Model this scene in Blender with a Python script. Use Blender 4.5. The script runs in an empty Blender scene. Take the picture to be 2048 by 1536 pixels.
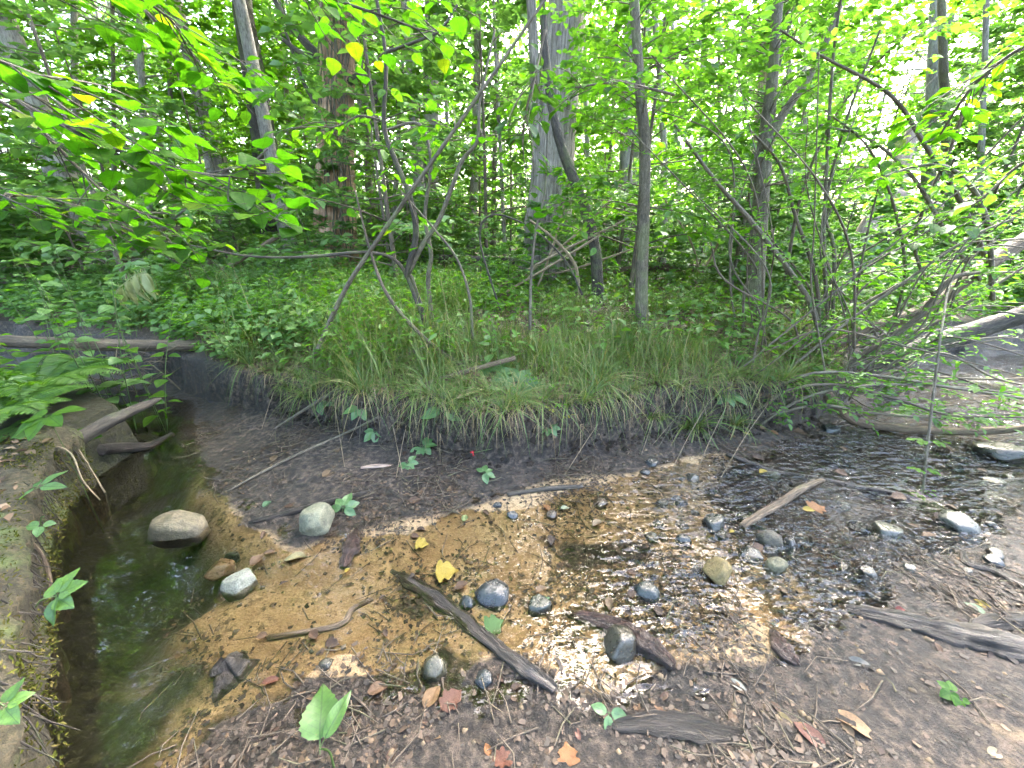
import bpy, math, random
import numpy as np
from mathutils import Vector, Matrix, noise as mnoise

random.seed(11)
rng = np.random.default_rng(11)
scene = bpy.context.scene
COL = scene.collection
R = math.radians

# ------------------------------------------------------------------ camera
PITCH, FOC, CAMZ = R(21), 770.0, 1.5           # FOC in pixels of a 2048 px wide frame
cam_d = bpy.data.cameras.new('camera')
cam_d.sensor_width = 36.0
cam_d.lens = 36.0 * FOC / 2048.0
cam_d.clip_start, cam_d.clip_end = 0.02, 2000
cam = bpy.data.objects.new('camera', cam_d)
cam.location = (0, 0, CAMZ)
cam.rotation_euler = (R(90) - PITCH, 0, 0)
COL.objects.link(cam)
scene.camera = cam

# ------------------------------------------------------------------ sky, sun, exposure
SUN_EL, SUN_AZ = R(43), R(29)                 # azimuth from +Y, positive towards +X
world = bpy.data.worlds.new('World')
scene.world = world
world.use_nodes = True
wn, wl = world.node_tree.nodes, world.node_tree.links
wn.clear()
sky = wn.new('ShaderNodeTexSky')
sky.sky_type = 'NISHITA'
sky.sun_disc = False
sky.sun_elevation = SUN_EL
sky.sun_rotation = SUN_AZ
sky.air_density, sky.dust_density, sky.ozone_density = 1.0, 6.0, .6
bg = wn.new('ShaderNodeBackground')
bg.inputs['Strength'].default_value = 0.15
wo = wn.new('ShaderNodeOutputWorld')
wl.new(sky.outputs[0], bg.inputs['Color'])
wl.new(bg.outputs[0], wo.inputs['Surface'])
sun_d = bpy.data.lights.new('sun', 'SUN')
sun_d.energy = 1.8
sun_d.angle = R(11)
sun_d.color = (1.0, 0.96, 0.90)
sun = bpy.data.objects.new('sun', sun_d)
sdir = Vector((math.sin(SUN_AZ) * math.cos(SUN_EL), math.cos(SUN_AZ) * math.cos(SUN_EL), math.sin(SUN_EL)))
sun.rotation_euler = sdir.to_track_quat('Z', 'Y').to_euler()
sun.location = (0, 0, 30)
COL.objects.link(sun)
vs = scene.view_settings
vs.view_transform = 'Standard'
vs.look = 'None'
vs.exposure = 4.35
vs.gamma = 1.0
vs.use_curve_mapping = False
cy = scene.cycles
cy.use_denoising = True
cy.max_bounces = 5
cy.diffuse_bounces = 3
cy.glossy_bounces = 2
cy.transmission_bounces = 4
cy.use_adaptive_sampling = True
cy.adaptive_threshold = 0.045
cy.transparent_max_bounces = 8
cy.caustics_reflective = False
cy.caustics_refractive = False
cy.sample_clamp_indirect = 6.0

# ------------------------------------------------------------------ pixels of the 2048x1536 picture to rays
CP, SP = math.cos(PITCH), math.sin(PITCH)
def ray(u, v):
    dx, dy = (u - 1024) / FOC, (768 - v) / FOC
    return Vector((dx, CP + dy * SP, -SP + dy * CP))
def atY(u, v, Y):
    d = ray(u, v)
    return Vector((0, 0, CAMZ)) + d * (Y / d.y)
def atZ(u, v, z):
    d = ray(u, v)
    return Vector((0, 0, CAMZ)) + d * ((z - CAMZ) / d.z)
def pxm(p):                                     # metres per photo pixel at a point
    return (p.y * CP - (p.z - CAMZ) * SP) / FOC

# ------------------------------------------------------------------ numpy noise
def _h(i, j, s):
    n = (i.astype(np.int64) * 374761393 + j.astype(np.int64) * 668265263 + s * 974634777) & 0xffffffff
    n = ((n ^ (n >> 13)) * 1274126177) & 0xffffffff
    return ((n ^ (n >> 16)) & 0xffff) / 65535.0
def vn(x, y, s=0):
    xi, yi = np.floor(x), np.floor(y)
    fx, fy = x - xi, y - yi
    fx, fy = fx * fx * (3 - 2 * fx), fy * fy * (3 - 2 * fy)
    a, b, c, d = _h(xi, yi, s), _h(xi + 1, yi, s), _h(xi, yi + 1, s), _h(xi + 1, yi + 1, s)
    return (a + (b - a) * fx) * (1 - fy) + (c + (d - c) * fx) * fy
def fbm(x, y, o=4, s=0):
    r, a, t = 0, .5, 0
    for k in range(o):
        r = r + a * vn(x * 2 ** k, y * 2 ** k, s + k * 17)
        t += a; a *= .5
    return r / t * 2 - 1
def sst(a, b, x):
    t = np.clip((x - a) / (b - a), 0, 1)
    return t * t * (3 - 2 * t)
def sdf(poly, x, y):                            # positive inside
    d = np.full(x.shape, 1e9); ins = np.zeros(x.shape, bool)
    n = len(poly)
    for k in range(n):
        (x0, y0), (x1, y1) = poly[k], poly[(k + 1) % n]
        ex, ey = x1 - x0, y1 - y0
        t = np.clip(((x - x0) * ex + (y - y0) * ey) / (ex * ex + ey * ey), 0, 1)
        d = np.minimum(d, (x - x0 - t * ex) ** 2 + (y - y0 - t * ey) ** 2)
        if y0 != y1:
            c = ((y0 > y) != (y1 > y)) & (x < (x1 - x0) * (y - y0) / (y1 - y0) + x0)
            ins ^= c
    d = np.sqrt(d)
    return np.where(ins, d, -d)

# ------------------------------------------------------------------ the lie of the land
BANK = [(-40, 9), (-12, 5.8), (-7, 4.9), (-5, 4.45), (-3.8, 3.9), (-2.94, 3.48), (-2.31, 3.24), (-1.78, 2.92), (-1.29, 2.74),
        (-.84, 2.57), (-.45, 2.42), (-.08, 2.36), (.28, 2.46), (.66, 2.57), (1.29, 2.74), (1.86, 2.83), (2.25, 2.92),
        (2.87, 3.24), (3.53, 3.76), (4.4, 4.4), (5.5, 4.85), (7, 5.2), (9, 5.7), (14, 7.0), (40, 13)]
NORTH = BANK + [(60, 90), (-60, 90)]
WALL = [(-.60, -.6), (-1.25, .49), (-1.61, .83), (-1.99, 1.18), (-2.40, 1.57), (-2.62, 1.85), (-2.70, 2.1)]
LEFT = WALL + [(-2.78, 2.62), (-3.6, 3.1), (-5, 3.5), (-12, 4.6), (-40, 7), (-40, -12), (-.45, -12)]
WATER = [(-40, 8.6), (-12, 5.5), (-7, 4.6), (-5, 4.2), (-3.76, 3.65), (-3.11, 3.47), (-2.46, 2.68), (-1.89, 2.09), (-1.38, 1.68), (-1.1, 1.57),
         (-.89, 1.68), (-.5, 1.8), (-.07, 1.98), (.25, 2.14), (.78, 2.26), (1.18, 2.42), (1.71, 2.52), (2.33, 2.76), (2.79, 2.98),
         (3.5, 3.65), (4.4, 4.3), (5.5, 4.75), (7, 5.1), (9, 5.6), (14, 6.9), (40, 12.6), (40, 10), (14, 6.0), (7, 4.1), (4.5, 2.6), (2.8, 1.68),
         (2.21, 1.5), (1.78, 1.25), (1.43, 1.17), (1.1, 1.01), (.69, .93), (.31, .87), (-.04, .9), (-.39, .87), (-.73, .85),
         (-.97, .78), (-.95, .6), (-.6, .0), (-.2, -1), (-.7, -1.2), (-1.0, -.1), (-1.55, .5), (-1.95, .85), (-2.35, 1.2), (-2.75, 1.6),
         (-3.0, 1.9), (-3.05, 2.5), (-3.6, 3.05), (-5, 3.5), (-12, 4.5), (-40, 7)]
def land(x, y):
    """height and the masks sand, litter, moss, wet"""
    x = np.asarray(x, float); y = np.asarray(y, float)
    near = np.exp(-(x * x + (y - 2) ** 2) / 120.)
    wx = x + .05 * fbm(x * 3, y * 3, 3, 5); wy = y + .05 * fbm(x * 3 + 9, y * 3, 3, 8)
    dW = sdf(WATER, wx, wy)
    dN = sdf(NORTH, x + .15 * fbm(x * 2.6, y * 2.6, 4, 31), y + .17 * fbm(x * 2.6, y * 2.6, 4, 41))
    dL = sdf(LEFT, x, y)
    pool = sst(-1.0, -1.7, x - .25 * (y - 1.2))
    riff = sst(1.0, 2.0, x)
    depth = .028 + .26 * pool + .035 * riff
    bar = np.exp(-(((x + .88) / .62) ** 2 + ((y - 1.12 + .12 * (x + .88)) / .19) ** 2) ** 2)
    depth = depth * (1 - bar) + .02 * bar
    bed = -depth * sst(0, .45, dW) + .016 * fbm(x * 3.1, y * 3.1, 3, 2) * (1 - pool)
    flat = .055 * sst(0, .5, -dW) + .06 * sst(.3, 1.6, -dW)
    z = np.where(dW > 0, bed, flat)
    z = z + (.011 * fbm(x * 9, y * 9, 4, 3) + .011 * np.abs(fbm(x * 22, y * 22, 3, 4))) * sst(.08, -.06, dW)
    hump = .47 + .022 * np.maximum(y - 2.6, 0) + .05 * fbm(x * 1.3, y * 1.3, 3, 6) + .06 * sst(3, 4.5, y)
    hump = hump + .35 * sst(14, 40, y) + .4 * sst(-6, -16, x)
    face = .74 + .26 * sst(.05, .6, dN)
    zn = (hump * sst(-.02, .06, dN) * face) + .03 * fbm(x * 7, y * 7, 3, 12) * sst(0, .2, dN)
    z = np.where(dN > -.03, np.maximum(z, z * .3 + zn), z)
    zl = .36 * sst(-.0, .05, dL - .06) + (.10 + .05 * fbm(x * 2, y * 2, 3, 14)) * sst(.1, .8, dL) + .25 * sst(1, 4, dL)
    z = np.where(dL > 0, np.maximum(z, zl), z)
    sand = sst(-.10, .15, dW) * sst(1.75, 1.1, x + .5 * fbm(x * 2, y * 2, 3, 21)) * sst(-2.6, -1.7, x)
    sand = sand * sst(-.25, .2, fbm(x * 1.6 + 3, y * 2.6, 3, 22) + .28)
    sand = np.maximum(sand, sst(.25, .6, bar))
    sand = np.maximum(sand, .34 * sst(.05, .3, -dW) * (dN < -.3) * (y < 1.9) * sst(.0, .9, x) * sst(-.3, .3, fbm(x * 2, y * 3, 3, 26)))
    litter = np.maximum(sst(.02, .25, dN), sst(.5, 1., dL) * .8)
    moss = np.maximum(np.clip(pool + sst(-.75, -.95, x) * sst(.98, .9, y), 0, 1) * (1 - sst(.2, .6, bar)) * sst(.02, .25, dW), sst(.0, .1, dL) * (1 - sst(.5, 1., dL)) * .8)
    wet = np.clip(1 - sst(-.12, .5, -dW) , 0, 1)
    return z, sand, litter, moss, wet
_LX, _LY, _LS = np.arange(-8, 14.01, .02), np.arange(-.5, 10.01, .02), .02
_LZ = land(*np.meshgrid(_LX, _LY))[0]
def HN(x, y):
    fx, fy = np.clip((x - _LX[0]) / _LS, 0, len(_LX) - 1.001), np.clip((y - _LY[0]) / _LS, 0, len(_LY) - 1.001)
    i, j = fx.astype(int), fy.astype(int); fx, fy = fx - i, fy - j
    return (_LZ[j, i] * (1 - fx) + _LZ[j, i + 1] * fx) * (1 - fy) + (_LZ[j + 1, i] * (1 - fx) + _LZ[j + 1, i + 1] * fx) * fy
def H(x, y):
    if -8 < x < 14 and -.5 < y < 10: return float(HN(np.array([x]), np.array([y]))[0])
    return float(land(np.array([x]), np.array([y]))[0][0])
_T = np.linspace(.5, 11, 2600)
def gp(u, v, lift=0.0):                         # where the line of sight of a pixel meets the ground
    d = ray(u, v)
    below = np.nonzero(CAMZ + d.z * _T < np.maximum(HN(d.x * _T, d.y * _T), -.5))[0]
    b = _T[below[0]] if len(below) else _T[-1]
    return Vector((d.x * b, d.y * b, CAMZ + d.z * b + lift))

# ------------------------------------------------------------------ materials
def nodes(name):
    m = bpy.data.materials.new(name); m.use_nodes = True
    n, l = m.node_tree.nodes, m.node_tree.links
    n.clear()
    return m, n, l, n.new('ShaderNodeOutputMaterial')
def ramp(n, stops):
    r = n.new('ShaderNodeValToRGB'); e = r.color_ramp.elements
    while len(e) < len(stops): e.new(.5)
    for el, (p, c) in zip(e, stops): el.position = p; el.color = (*c, 1)
    return r
def tex(n, l, kind, scale, coord, detail=6, rough=.6, vec=None):
    t = n.new(kind); t.inputs['Scale'].default_value = scale
    if kind == 'ShaderNodeTexNoise':
        t.inputs['Detail'].default_value = detail; t.inputs['Roughness'].default_value = rough
    l.new(coord, t.inputs['Vector'])
    return t
def mixc(n, l, fac, a, b, mode='MIX'):
    m = n.new('ShaderNodeMix'); m.data_type = 'RGBA'; m.blend_type = mode
    for s, v in ((m.inputs[0], fac), (m.inputs[6], a), (m.inputs[7], b)):
        if hasattr(v, 'is_linked'): l.new(v, s)
        elif isinstance(v, tuple): s.default_value = (*v, 1)
        else: s.default_value = v
    return m.outputs[2]
def mathn(n, l, op, a, b=None):
    m = n.new('ShaderNodeMath'); m.operation = op
    for s, v in zip(m.inputs, (a, b)):
        if v is None: continue
        if hasattr(v, 'is_linked'): l.new(v, s)
        else: s.default_value = v
    return m.outputs[0]

KL, KB, KG, KS = .86, .85, .80, .5              # overall reflectance of leaves, bark, ground, stones
def dim(stops, k): return [(p, tuple(v * k for v in c)) for p, c in stops]
def leaf_mat(name, stops, trans, tfac=.5, gloss=.05, veins=False):
    gloss *= .6; stops = dim(stops, KL)
    m, n, l, o = nodes(name)
    g = n.new('ShaderNodeNewGeometry'); oi = n.new('ShaderNodeObjectInfo')
    f = mathn(n, l, 'FRACT', mathn(n, l, 'ADD', g.outputs['Random Per Island'], oi.outputs['Random']))
    r = ramp(n, stops); l.new(f, r.inputs[0])
    tc = n.new('ShaderNodeTexCoord')
    col = r.outputs[0]
    nz = tex(n, l, 'ShaderNodeTexNoise', 30, tc.outputs['Object'], 3)
    col = mixc(n, l, mathn(n, l, 'MULTIPLY', nz.outputs[0], .35), col, (.03, .06, .012))
    if veins:
        sx = n.new('ShaderNodeSeparateXYZ'); l.new(tc.outputs['Object'], sx.inputs[0])
        ax = mathn(n, l, 'ABSOLUTE', sx.outputs[0])
        w = mathn(n, l, 'SINE', mathn(n, l, 'MULTIPLY', mathn(n, l, 'SUBTRACT', sx.outputs[1], mathn(n, l, 'MULTIPLY', ax, .75)), 52.))
        vr = ramp(n, [(.80, (0,) * 3), (1.0, (1,) * 3)]); l.new(w, vr.inputs[0])
        mr = ramp(n, [(.008, (1,) * 3), (.022, (0,) * 3)]); l.new(ax, mr.inputs[0])
        vv = mathn(n, l, 'MAXIMUM', mathn(n, l, 'MULTIPLY', vr.outputs[0], .5), mr.outputs[0])
        col = mixc(n, l, mathn(n, l, 'MULTIPLY', vv, .55), col, (.02, .045, .01))
        off = n.new('ShaderNodeVectorMath'); off.operation = 'ADD'
        cb = n.new('ShaderNodeCombineXYZ'); l.new(mathn(n, l, 'MULTIPLY', oi.outputs['Random'], 61.), cb.inputs[2])
        l.new(tc.outputs['Object'], off.inputs[0]); l.new(cb.outputs[0], off.inputs[1])
        sp_ = tex(n, l, 'ShaderNodeTexNoise', 5.5, off.outputs[0], 5, .7)
        sr = ramp(n, [(.66, (0,) * 3), (.72, (1,) * 3)]); l.new(sp_.outputs[0], sr.inputs[0])
        col = mixc(n, l, mathn(n, l, 'MULTIPLY', sr.outputs[0], .8), col, (.10, .07, .015))
        sr2 = ramp(n, [(.3, (.72,) * 3), (.65, (1.15,) * 3)]); l.new(sp_.outputs[0], sr2.inputs[0])
        col = mixc(n, l, 1., col, sr2.outputs[0], 'MULTIPLY')
    d = n.new('ShaderNodeBsdfDiffuse'); l.new(col, d.inputs[0])
    t = n.new('ShaderNodeBsdfTranslucent')
    l.new(mixc(n, l, 1.0, col, trans, 'MULTIPLY'), t.inputs[0])
    ms = n.new('ShaderNodeMixShader'); ms.inputs[0].default_value = tfac
    l.new(d.outputs[0], ms.inputs[1]); l.new(t.outputs[0], ms.inputs[2])
    gl = n.new('ShaderNodeBsdfGlossy'); gl.inputs['Roughness'].default_value = .48
    gl.inputs['Color'].default_value = (.9, 1, .95, 1)
    m2 = n.new('ShaderNodeMixShader'); m2.inputs[0].default_value = gloss
    l.new(ms.outputs[0], m2.inputs[1]); l.new(gl.outputs[0], m2.inputs[2])
    l.new(m2.outputs[0], o.inputs[0])
    return m
def bark_mat(name, a, b, c, scale=18, stretch=.18, rough=.85, bump=.6, lichen=0.0, grain=True):
    m, n, l, o = nodes(name)
    a, b, c = [tuple(v * KB for v in q) for q in (a, b, c)]
    if grain:
        at = n.new('ShaderNodeAttribute'); at.attribute_name = 'grain'; G_ = at.outputs['Vector']
    else:
        G_ = n.new('ShaderNodeNewGeometry').outputs['Position']
    mp = n.new('ShaderNodeMapping'); mp.inputs['Scale'].default_value = (1, 1, stretch); l.new(G_, mp.inputs[0])
    t = tex(n, l, 'ShaderNodeTexNoise', scale, mp.outputs[0], 8, .7); t.inputs['Distortion'].default_value = .6
    f = tex(n, l, 'ShaderNodeTexNoise', scale * 3.5, mp.outputs[0], 5, .7)
    big = tex(n, l, 'ShaderNodeTexNoise', 3.5, G_, 4)
    r = ramp(n, [(.30, a), (.5, b), (.70, c)]); l.new(t.outputs[0], r.inputs[0])
    fr = ramp(n, [(.34, (.30,) * 3), (.50, (1,) * 3), (.7, (1.2,) * 3)]); l.new(f.outputs[0], fr.inputs[0])
    col = mixc(n, l, .85, r.outputs[0], fr.outputs[0], 'MULTIPLY')
    br = ramp(n, [(.3, (.62,) * 3), (.7, (1.2,) * 3)]); l.new(big.outputs[0], br.inputs[0])
    col = mixc(n, l, 1.0, col, br.outputs[0], 'MULTIPLY')
    if lichen:
        lr = ramp(n, [(.52, (0,) * 3), (.62, (1,) * 3)]); l.new(big.outputs[0], lr.inputs[0])
        col = mixc(n, l, mathn(n, l, 'MULTIPLY', lr.outputs[0], lichen), col, mixc(n, l, f.outputs[0], (.03, .045, .012), (.13, .17, .05)))
    p = n.new('ShaderNodeBsdfPrincipled'); p.inputs['Roughness'].default_value = rough
    l.new(col, p.inputs['Base Color'])
    hgt = mathn(n, l, 'ADD', t.outputs[0], mathn(n, l, 'MULTIPLY', f.outputs[0], .45))
    b_ = n.new('ShaderNodeBump'); b_.inputs['Strength'].default_value = bump; b_.inputs['Distance'].default_value = .03
    l.new(hgt, b_.inputs['Height']); l.new(b_.outputs[0], p.inputs['Normal'])
    l.new(p.outputs[0], o.inputs[0])
    return m
def tinted(name, rough=(.35, .8), spec=.5, scale=25, dark=.35, trans=0.0, bump=.4):
    """colour taken from the object's own colour, mottled"""
    m, n, l, o = nodes(name)
    oi = n.new('ShaderNodeObjectInfo'); tc = n.new('ShaderNodeTexCoord')
    off = n.new('ShaderNodeVectorMath'); off.operation = 'ADD'
    cmb = n.new('ShaderNodeCombineXYZ'); l.new(mathn(n, l, 'MULTIPLY', oi.outputs['Random'], 37.), cmb.inputs[0])
    l.new(tc.outputs['Object'], off.inputs[0]); l.new(cmb.outputs[0], off.inputs[1])
    t = tex(n, l, 'ShaderNodeTexNoise', scale, off.outputs[0], 8, .65)
    t2 = tex(n, l, 'ShaderNodeTexNoise', scale * 5, off.outputs[0], 4, .7)
    r = ramp(n, dim([(.30, (dark,) * 3), (.52, (1,) * 3), (.75, (1.35, 1.33, 1.25))], KS)); l.new(t.outputs[0], r.inputs[0])
    r2 = ramp(n, [(.3, (.6,) * 3), (.7, (1.25,) * 3)]); l.new(t2.outputs[0], r2.inputs[0])
    col = mixc(n, l, 1., mixc(n, l, 1., oi.outputs['Color'], r.outputs[0], 'MULTIPLY'), r2.outputs[0], 'MULTIPLY')
    p = n.new('ShaderNodeBsdfPrincipled'); l.new(col, p.inputs['Base Color'])
    rr = n.new('ShaderNodeMapRange'); rr.inputs[3].default_value = rough[0]; rr.inputs[4].default_value = rough[1]
    l.new(t.outputs[0], rr.inputs[0]); l.new(rr.outputs[0], p.inputs['Roughness'])
    p.inputs['Specular IOR Level'].default_value = spec
    b_ = n.new('ShaderNodeBump'); b_.inputs['Strength'].default_value = bump; b_.inputs['Distance'].default_value = .01
    l.new(mathn(n, l, 'ADD', t.outputs[0], mathn(n, l, 'MULTIPLY', t2.outputs[0], .4)), b_.inputs['Height'])
    l.new(b_.outputs[0], p.inputs['Normal'])
    if trans:
        tr = n.new('ShaderNodeBsdfTranslucent'); l.new(col, tr.inputs[0])
        ms = n.new('ShaderNodeMixShader'); ms.inputs[0].default_value = trans
        l.new(p.outputs[0], ms.inputs[1]); l.new(tr.outputs[0], ms.inputs[2]); l.new(ms.outputs[0], o.inputs[0])
    else:
        l.new(p.outputs[0], o.inputs[0])
    return m
def litter_mat(name, stops, rough=.7, spec=.4):
    m, n, l, o = nodes(name)
    g = n.new('ShaderNodeNewGeometry')
    r = ramp(n, dim(stops, KG)); l.new(g.outputs['Random Per Island'], r.inputs[0])
    p = n.new('ShaderNodeBsdfPrincipled'); p.inputs['Roughness'].default_value = rough
    p.inputs['Specular IOR Level'].default_value = spec
    l.new(r.outputs[0], p.inputs['Base Color']); l.new(p.outputs[0], o.inputs[0])
    return m

def ground_mat():
    m, n, l, o = nodes('ground soil and sand')
    at = n.new('ShaderNodeAttribute'); at.attribute_name = 'mask'
    sp = n.new('ShaderNodeSeparateColor'); l.new(at.outputs['Color'], sp.inputs[0])
    sand, litter, moss, wet = sp.outputs[0], sp.outputs[1], sp.outputs[2], at.outputs['Alpha']
    g = n.new('ShaderNodeNewGeometry'); P = g.outputs['Position']
    n1 = tex(n, l, 'ShaderNodeTexNoise', 4, P, 8, .65)
    n2 = tex(n, l, 'ShaderNodeTexNoise', 28, P, 8, .7)
    n3 = tex(n, l, 'ShaderNodeTexNoise', 140, P, 5, .7)
    mud = ramp(n, [(.38, (.012, .009, .007)), (.46, (.036, .028, .022)), (.53, (.09, .07, .056)), (.62, (.19, .152, .125))]); l.new(n2.outputs[0], mud.inputs[0])
    mudv = ramp(n, [(.35, (.55,) * 3), (.65, (1.25, 1.2, 1.15))]); l.new(n1.outputs[0], mudv.inputs[0])
    mudc = mixc(n, l, 1., mixc(n, l, 1., mud.outputs[0], mudv.outputs[0], 'MULTIPLY'), (.62, .59, .555), 'MULTIPLY')
    sd = ramp(n, [(.35, (.29, .185, .093)), (.5, (.43, .295, .16)), (.65, (.54, .39, .225))]); l.new(n1.outputs[0], sd.inputs[0])
    grain = ramp(n, [(.35, (.72,) * 3), (.6, (1.1,) * 3)]); l.new(n3.outputs[0], grain.inputs[0])
    sdc = mixc(n, l, 1., sd.outputs[0], grain.outputs[0], 'MULTIPLY')
    muck = ramp(n, [(.50, (0,) * 3), (.58, (1,) * 3)]); l.new(n2.outputs[0], muck.inputs[0])
    muck2 = ramp(n, [(.47, (0,) * 3), (.6, (1,) * 3)]); l.new(n1.outputs[0], muck2.inputs[0])
    mk = mathn(n, l, 'MULTIPLY', muck.outputs[0], muck2.outputs[0])
    sdc = mixc(n, l, mathn(n, l, 'MULTIPLY', mk, .9), sdc, (.035, .022, .013))
    lit = ramp(n, [(.3, (.03, .02, .012)), (.5, (.085, .055, .034)), (.7, (.19, .13, .085))]); l.new(n2.outputs[0], lit.inputs[0])
    ms = ramp(n, [(.4, (.005, .006, .002)), (.5, (.016, .020, .005)), (.62, (.05, .055, .014))]); l.new(n2.outputs[0], ms.inputs[0])
    jit = mathn(n, l, 'SUBTRACT', mathn(n, l, 'MULTIPLY', n1.outputs[0], .9), .45)
    def sharp(s):
        r = ramp(n, [(.38, (0,) * 3), (.62, (1,) * 3)]); l.new(mathn(n, l, 'ADD', s, jit), r.inputs[0]); return r.outputs[0]
    c = mixc(n, l, sharp(sand), mudc, sdc)
    c = mixc(n, l, moss, c, ms.outputs[0])
    c = mixc(n, l, litter, c, lit.outputs[0])
    c = mixc(n, l, 1., c, (KG, KG, KG), 'MULTIPLY')
    p = n.new('ShaderNodeBsdfPrincipled'); l.new(c, p.inputs['Base Color'])
    rr = ramp(n, [(.35, (.28,) * 3), (.65, (.75,) * 3)]); l.new(n2.outputs[0], rr.inputs[0])
    ro = mixc(n, l, wet, (.8, .8, .8), rr.outputs[0]); l.new(ro, p.inputs['Roughness'])
    b_ = n.new('ShaderNodeBump'); b_.inputs['Strength'].default_value = 1.0; b_.inputs['Distance'].default_value = .035
    l.new(mathn(n, l, 'ADD', n2.outputs[0], mathn(n, l, 'MULTIPLY', n3.outputs[0], .35)), b_.inputs['Height'])
    l.new(b_.outputs[0], p.inputs['Normal']); l.new(p.outputs[0], o.inputs[0])
    return m
def water_mat():
    m, n, l, o = nodes('shallow stream water')
    at = n.new('ShaderNodeAttribute'); at.attribute_name = 'flow'
    fl = at.outputs['Fac']
    g = n.new('ShaderNodeNewGeometry'); P = g.outputs['Position']
    mp = n.new('ShaderNodeMapping'); mp.inputs['Scale'].default_value = (1, 1.9, 1); mp.inputs['Rotation'].default_value = (0, 0, R(-28))
    l.new(P, mp.inputs[0])
    a = tex(n, l, 'ShaderNodeTexNoise', 10, mp.outputs[0], 1, .5)
    b = tex(n, l, 'ShaderNodeTexNoise', 24, mp.outputs[0], 1, .5)
    c = tex(n, l, 'ShaderNodeTexNoise', 3.0, P, 2, .5)
    hh = mathn(n, l, 'ADD', a.outputs[0], mathn(n, l, 'MULTIPLY', b.outputs[0], .35))
    hh = mathn(n, l, 'MULTIPLY', hh, fl)
    hh = mathn(n, l, 'ADD', hh, mathn(n, l, 'MULTIPLY', c.outputs[0], .05))
    bp = n.new('ShaderNodeBump'); bp.inputs['Strength'].default_value = 1.0; bp.inputs['Distance'].default_value = .15
    l.new(hh, bp.inputs['Height'])
    fr = n.new('ShaderNodeFresnel'); fr.inputs['IOR'].default_value = 1.5; l.new(bp.outputs[0], fr.inputs['Normal'])
    tr = n.new('ShaderNodeBsdfTransparent'); tr.inputs[0].default_value = (.96, .93, .84, 1)
    gl = n.new('ShaderNodeBsdfGlossy'); gl.inputs['Roughness'].default_value = .02; l.new(bp.outputs[0], gl.inputs['Normal'])
    ms = n.new('ShaderNodeMixShader'); l.new(fr.outputs[0], ms.inputs[0]); l.new(tr.outputs[0], ms.inputs[1]); l.new(gl.outputs[0], ms.inputs[2])
    l.new(ms.outputs[0], o.inputs[0])
    return m

G = dict(
    under=leaf_mat('understorey leaf', [(0, (.06, .13, .024)), (.5, (.09, .19, .03)), (1, (.14, .25, .04))], (1.45, 1.85, .6), .55),
    lime=leaf_mat('lime and backlit tint leaf', [(0, (.075, .17, .016)), (.5, (.105, .23, .02)), (1, (.15, .28, .024))], (1.35, 1.7, .42), .56),  # yellow green; on tree crowns the backlit glow is put into this colour
    broad=leaf_mat('broad rounded leaf', [(0, (.045, .125, .008)), (.5, (.07, .17, .010)), (1, (.11, .22, .014))], (1.9, 1.9, .4), .66, .012),
    dark=leaf_mat('dark shaded leaf', [(0, (.03, .085, .016)), (1, (.07, .15, .025))], (1.7, 1.8, .6), .52),
    mint=leaf_mat('cool herb and sky tinted leaf', [(0, (.08, .17, .045)), (.5, (.12, .24, .065)), (1, (.17, .30, .085))], (1.5, 1.65, .8), .45, .07),  # herb green; on mid and far foliage it paints in reflected sky
    herb=leaf_mat('herb leaf', [(0, (.06, .14, .02)), (.5, (.10, .22, .026)), (1, (.15, .27, .035))], (1.6, 1.7, .55), .48, .06),
    blue=leaf_mat('blue green creeper leaf', [(0, (.06, .16, .07)), (1, (.10, .23, .11))], (1.2, 1.4, .8), .3, .10),
    sedge=leaf_mat('sedge blade', [(0, (.07, .13, .022)), (.55, (.12, .19, .035)), (.85, (.19, .20, .06)), (1, (.30, .24, .11))], (1.3, 1.4, .55), .4, .05),
    yellow=leaf_mat('yellowing leaf', [(0, (.45, .38, .03)), (1, (.30, .33, .03))], (1.3, 1.2, .4), .4),
    fern=leaf_mat('fern frond', [(0, (.05, .13, .012)), (1, (.09, .20, .018))], (1.7, 1.7, .5), .5),
    wilt=leaf_mat('wilted pale leaf', [(0, (.30, .33, .14)), (1, (.42, .43, .22))], (1.1, 1.1, .7), .35),
)
def vein(name, *a):
    return leaf_mat(name, *a, veins=True)
GV = dict(
    lime=vein('veined lime leaf', [(0, (.065, .16, .014)), (.5, (.09, .21, .016)), (1, (.13, .26, .02))], (1.35, 1.7, .40), .58, .03),
    broad=vein('veined broad leaf', [(0, (.04, .12, .008)), (.5, (.06, .16, .010)), (.9, (.09, .20, .012)), (1, (.2, .22, .014))], (1.4, 1.85, .4), .64, .02),
    dark=vein('veined dark leaf', [(0, (.03, .085, .016)), (1, (.06, .14, .022))], (1.6, 1.7, .6), .5, .05),
    under=vein('veined green leaf', [(0, (.06, .13, .024)), (1, (.11, .21, .03))], (1.4, 1.8, .6), .55, .05),
    mint=vein('veined cool leaf', [(0, (.08, .17, .045)), (1, (.15, .28, .075))], (1.5, 1.65, .75), .45, .06),
    herb=vein('veined herb leaf', [(0, (.06, .14, .02)), (1, (.12, .24, .03))], (1.6, 1.7, .55), .48, .06),
    blue=vein('veined creeper leaf', [(0, (.05, .13, .035)), (1, (.10, .20, .055))], (1.3, 1.4, .7), .35, .08),
    yellow=G['yellow'], wilt=G['wilt'], fern=G['fern'])
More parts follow.
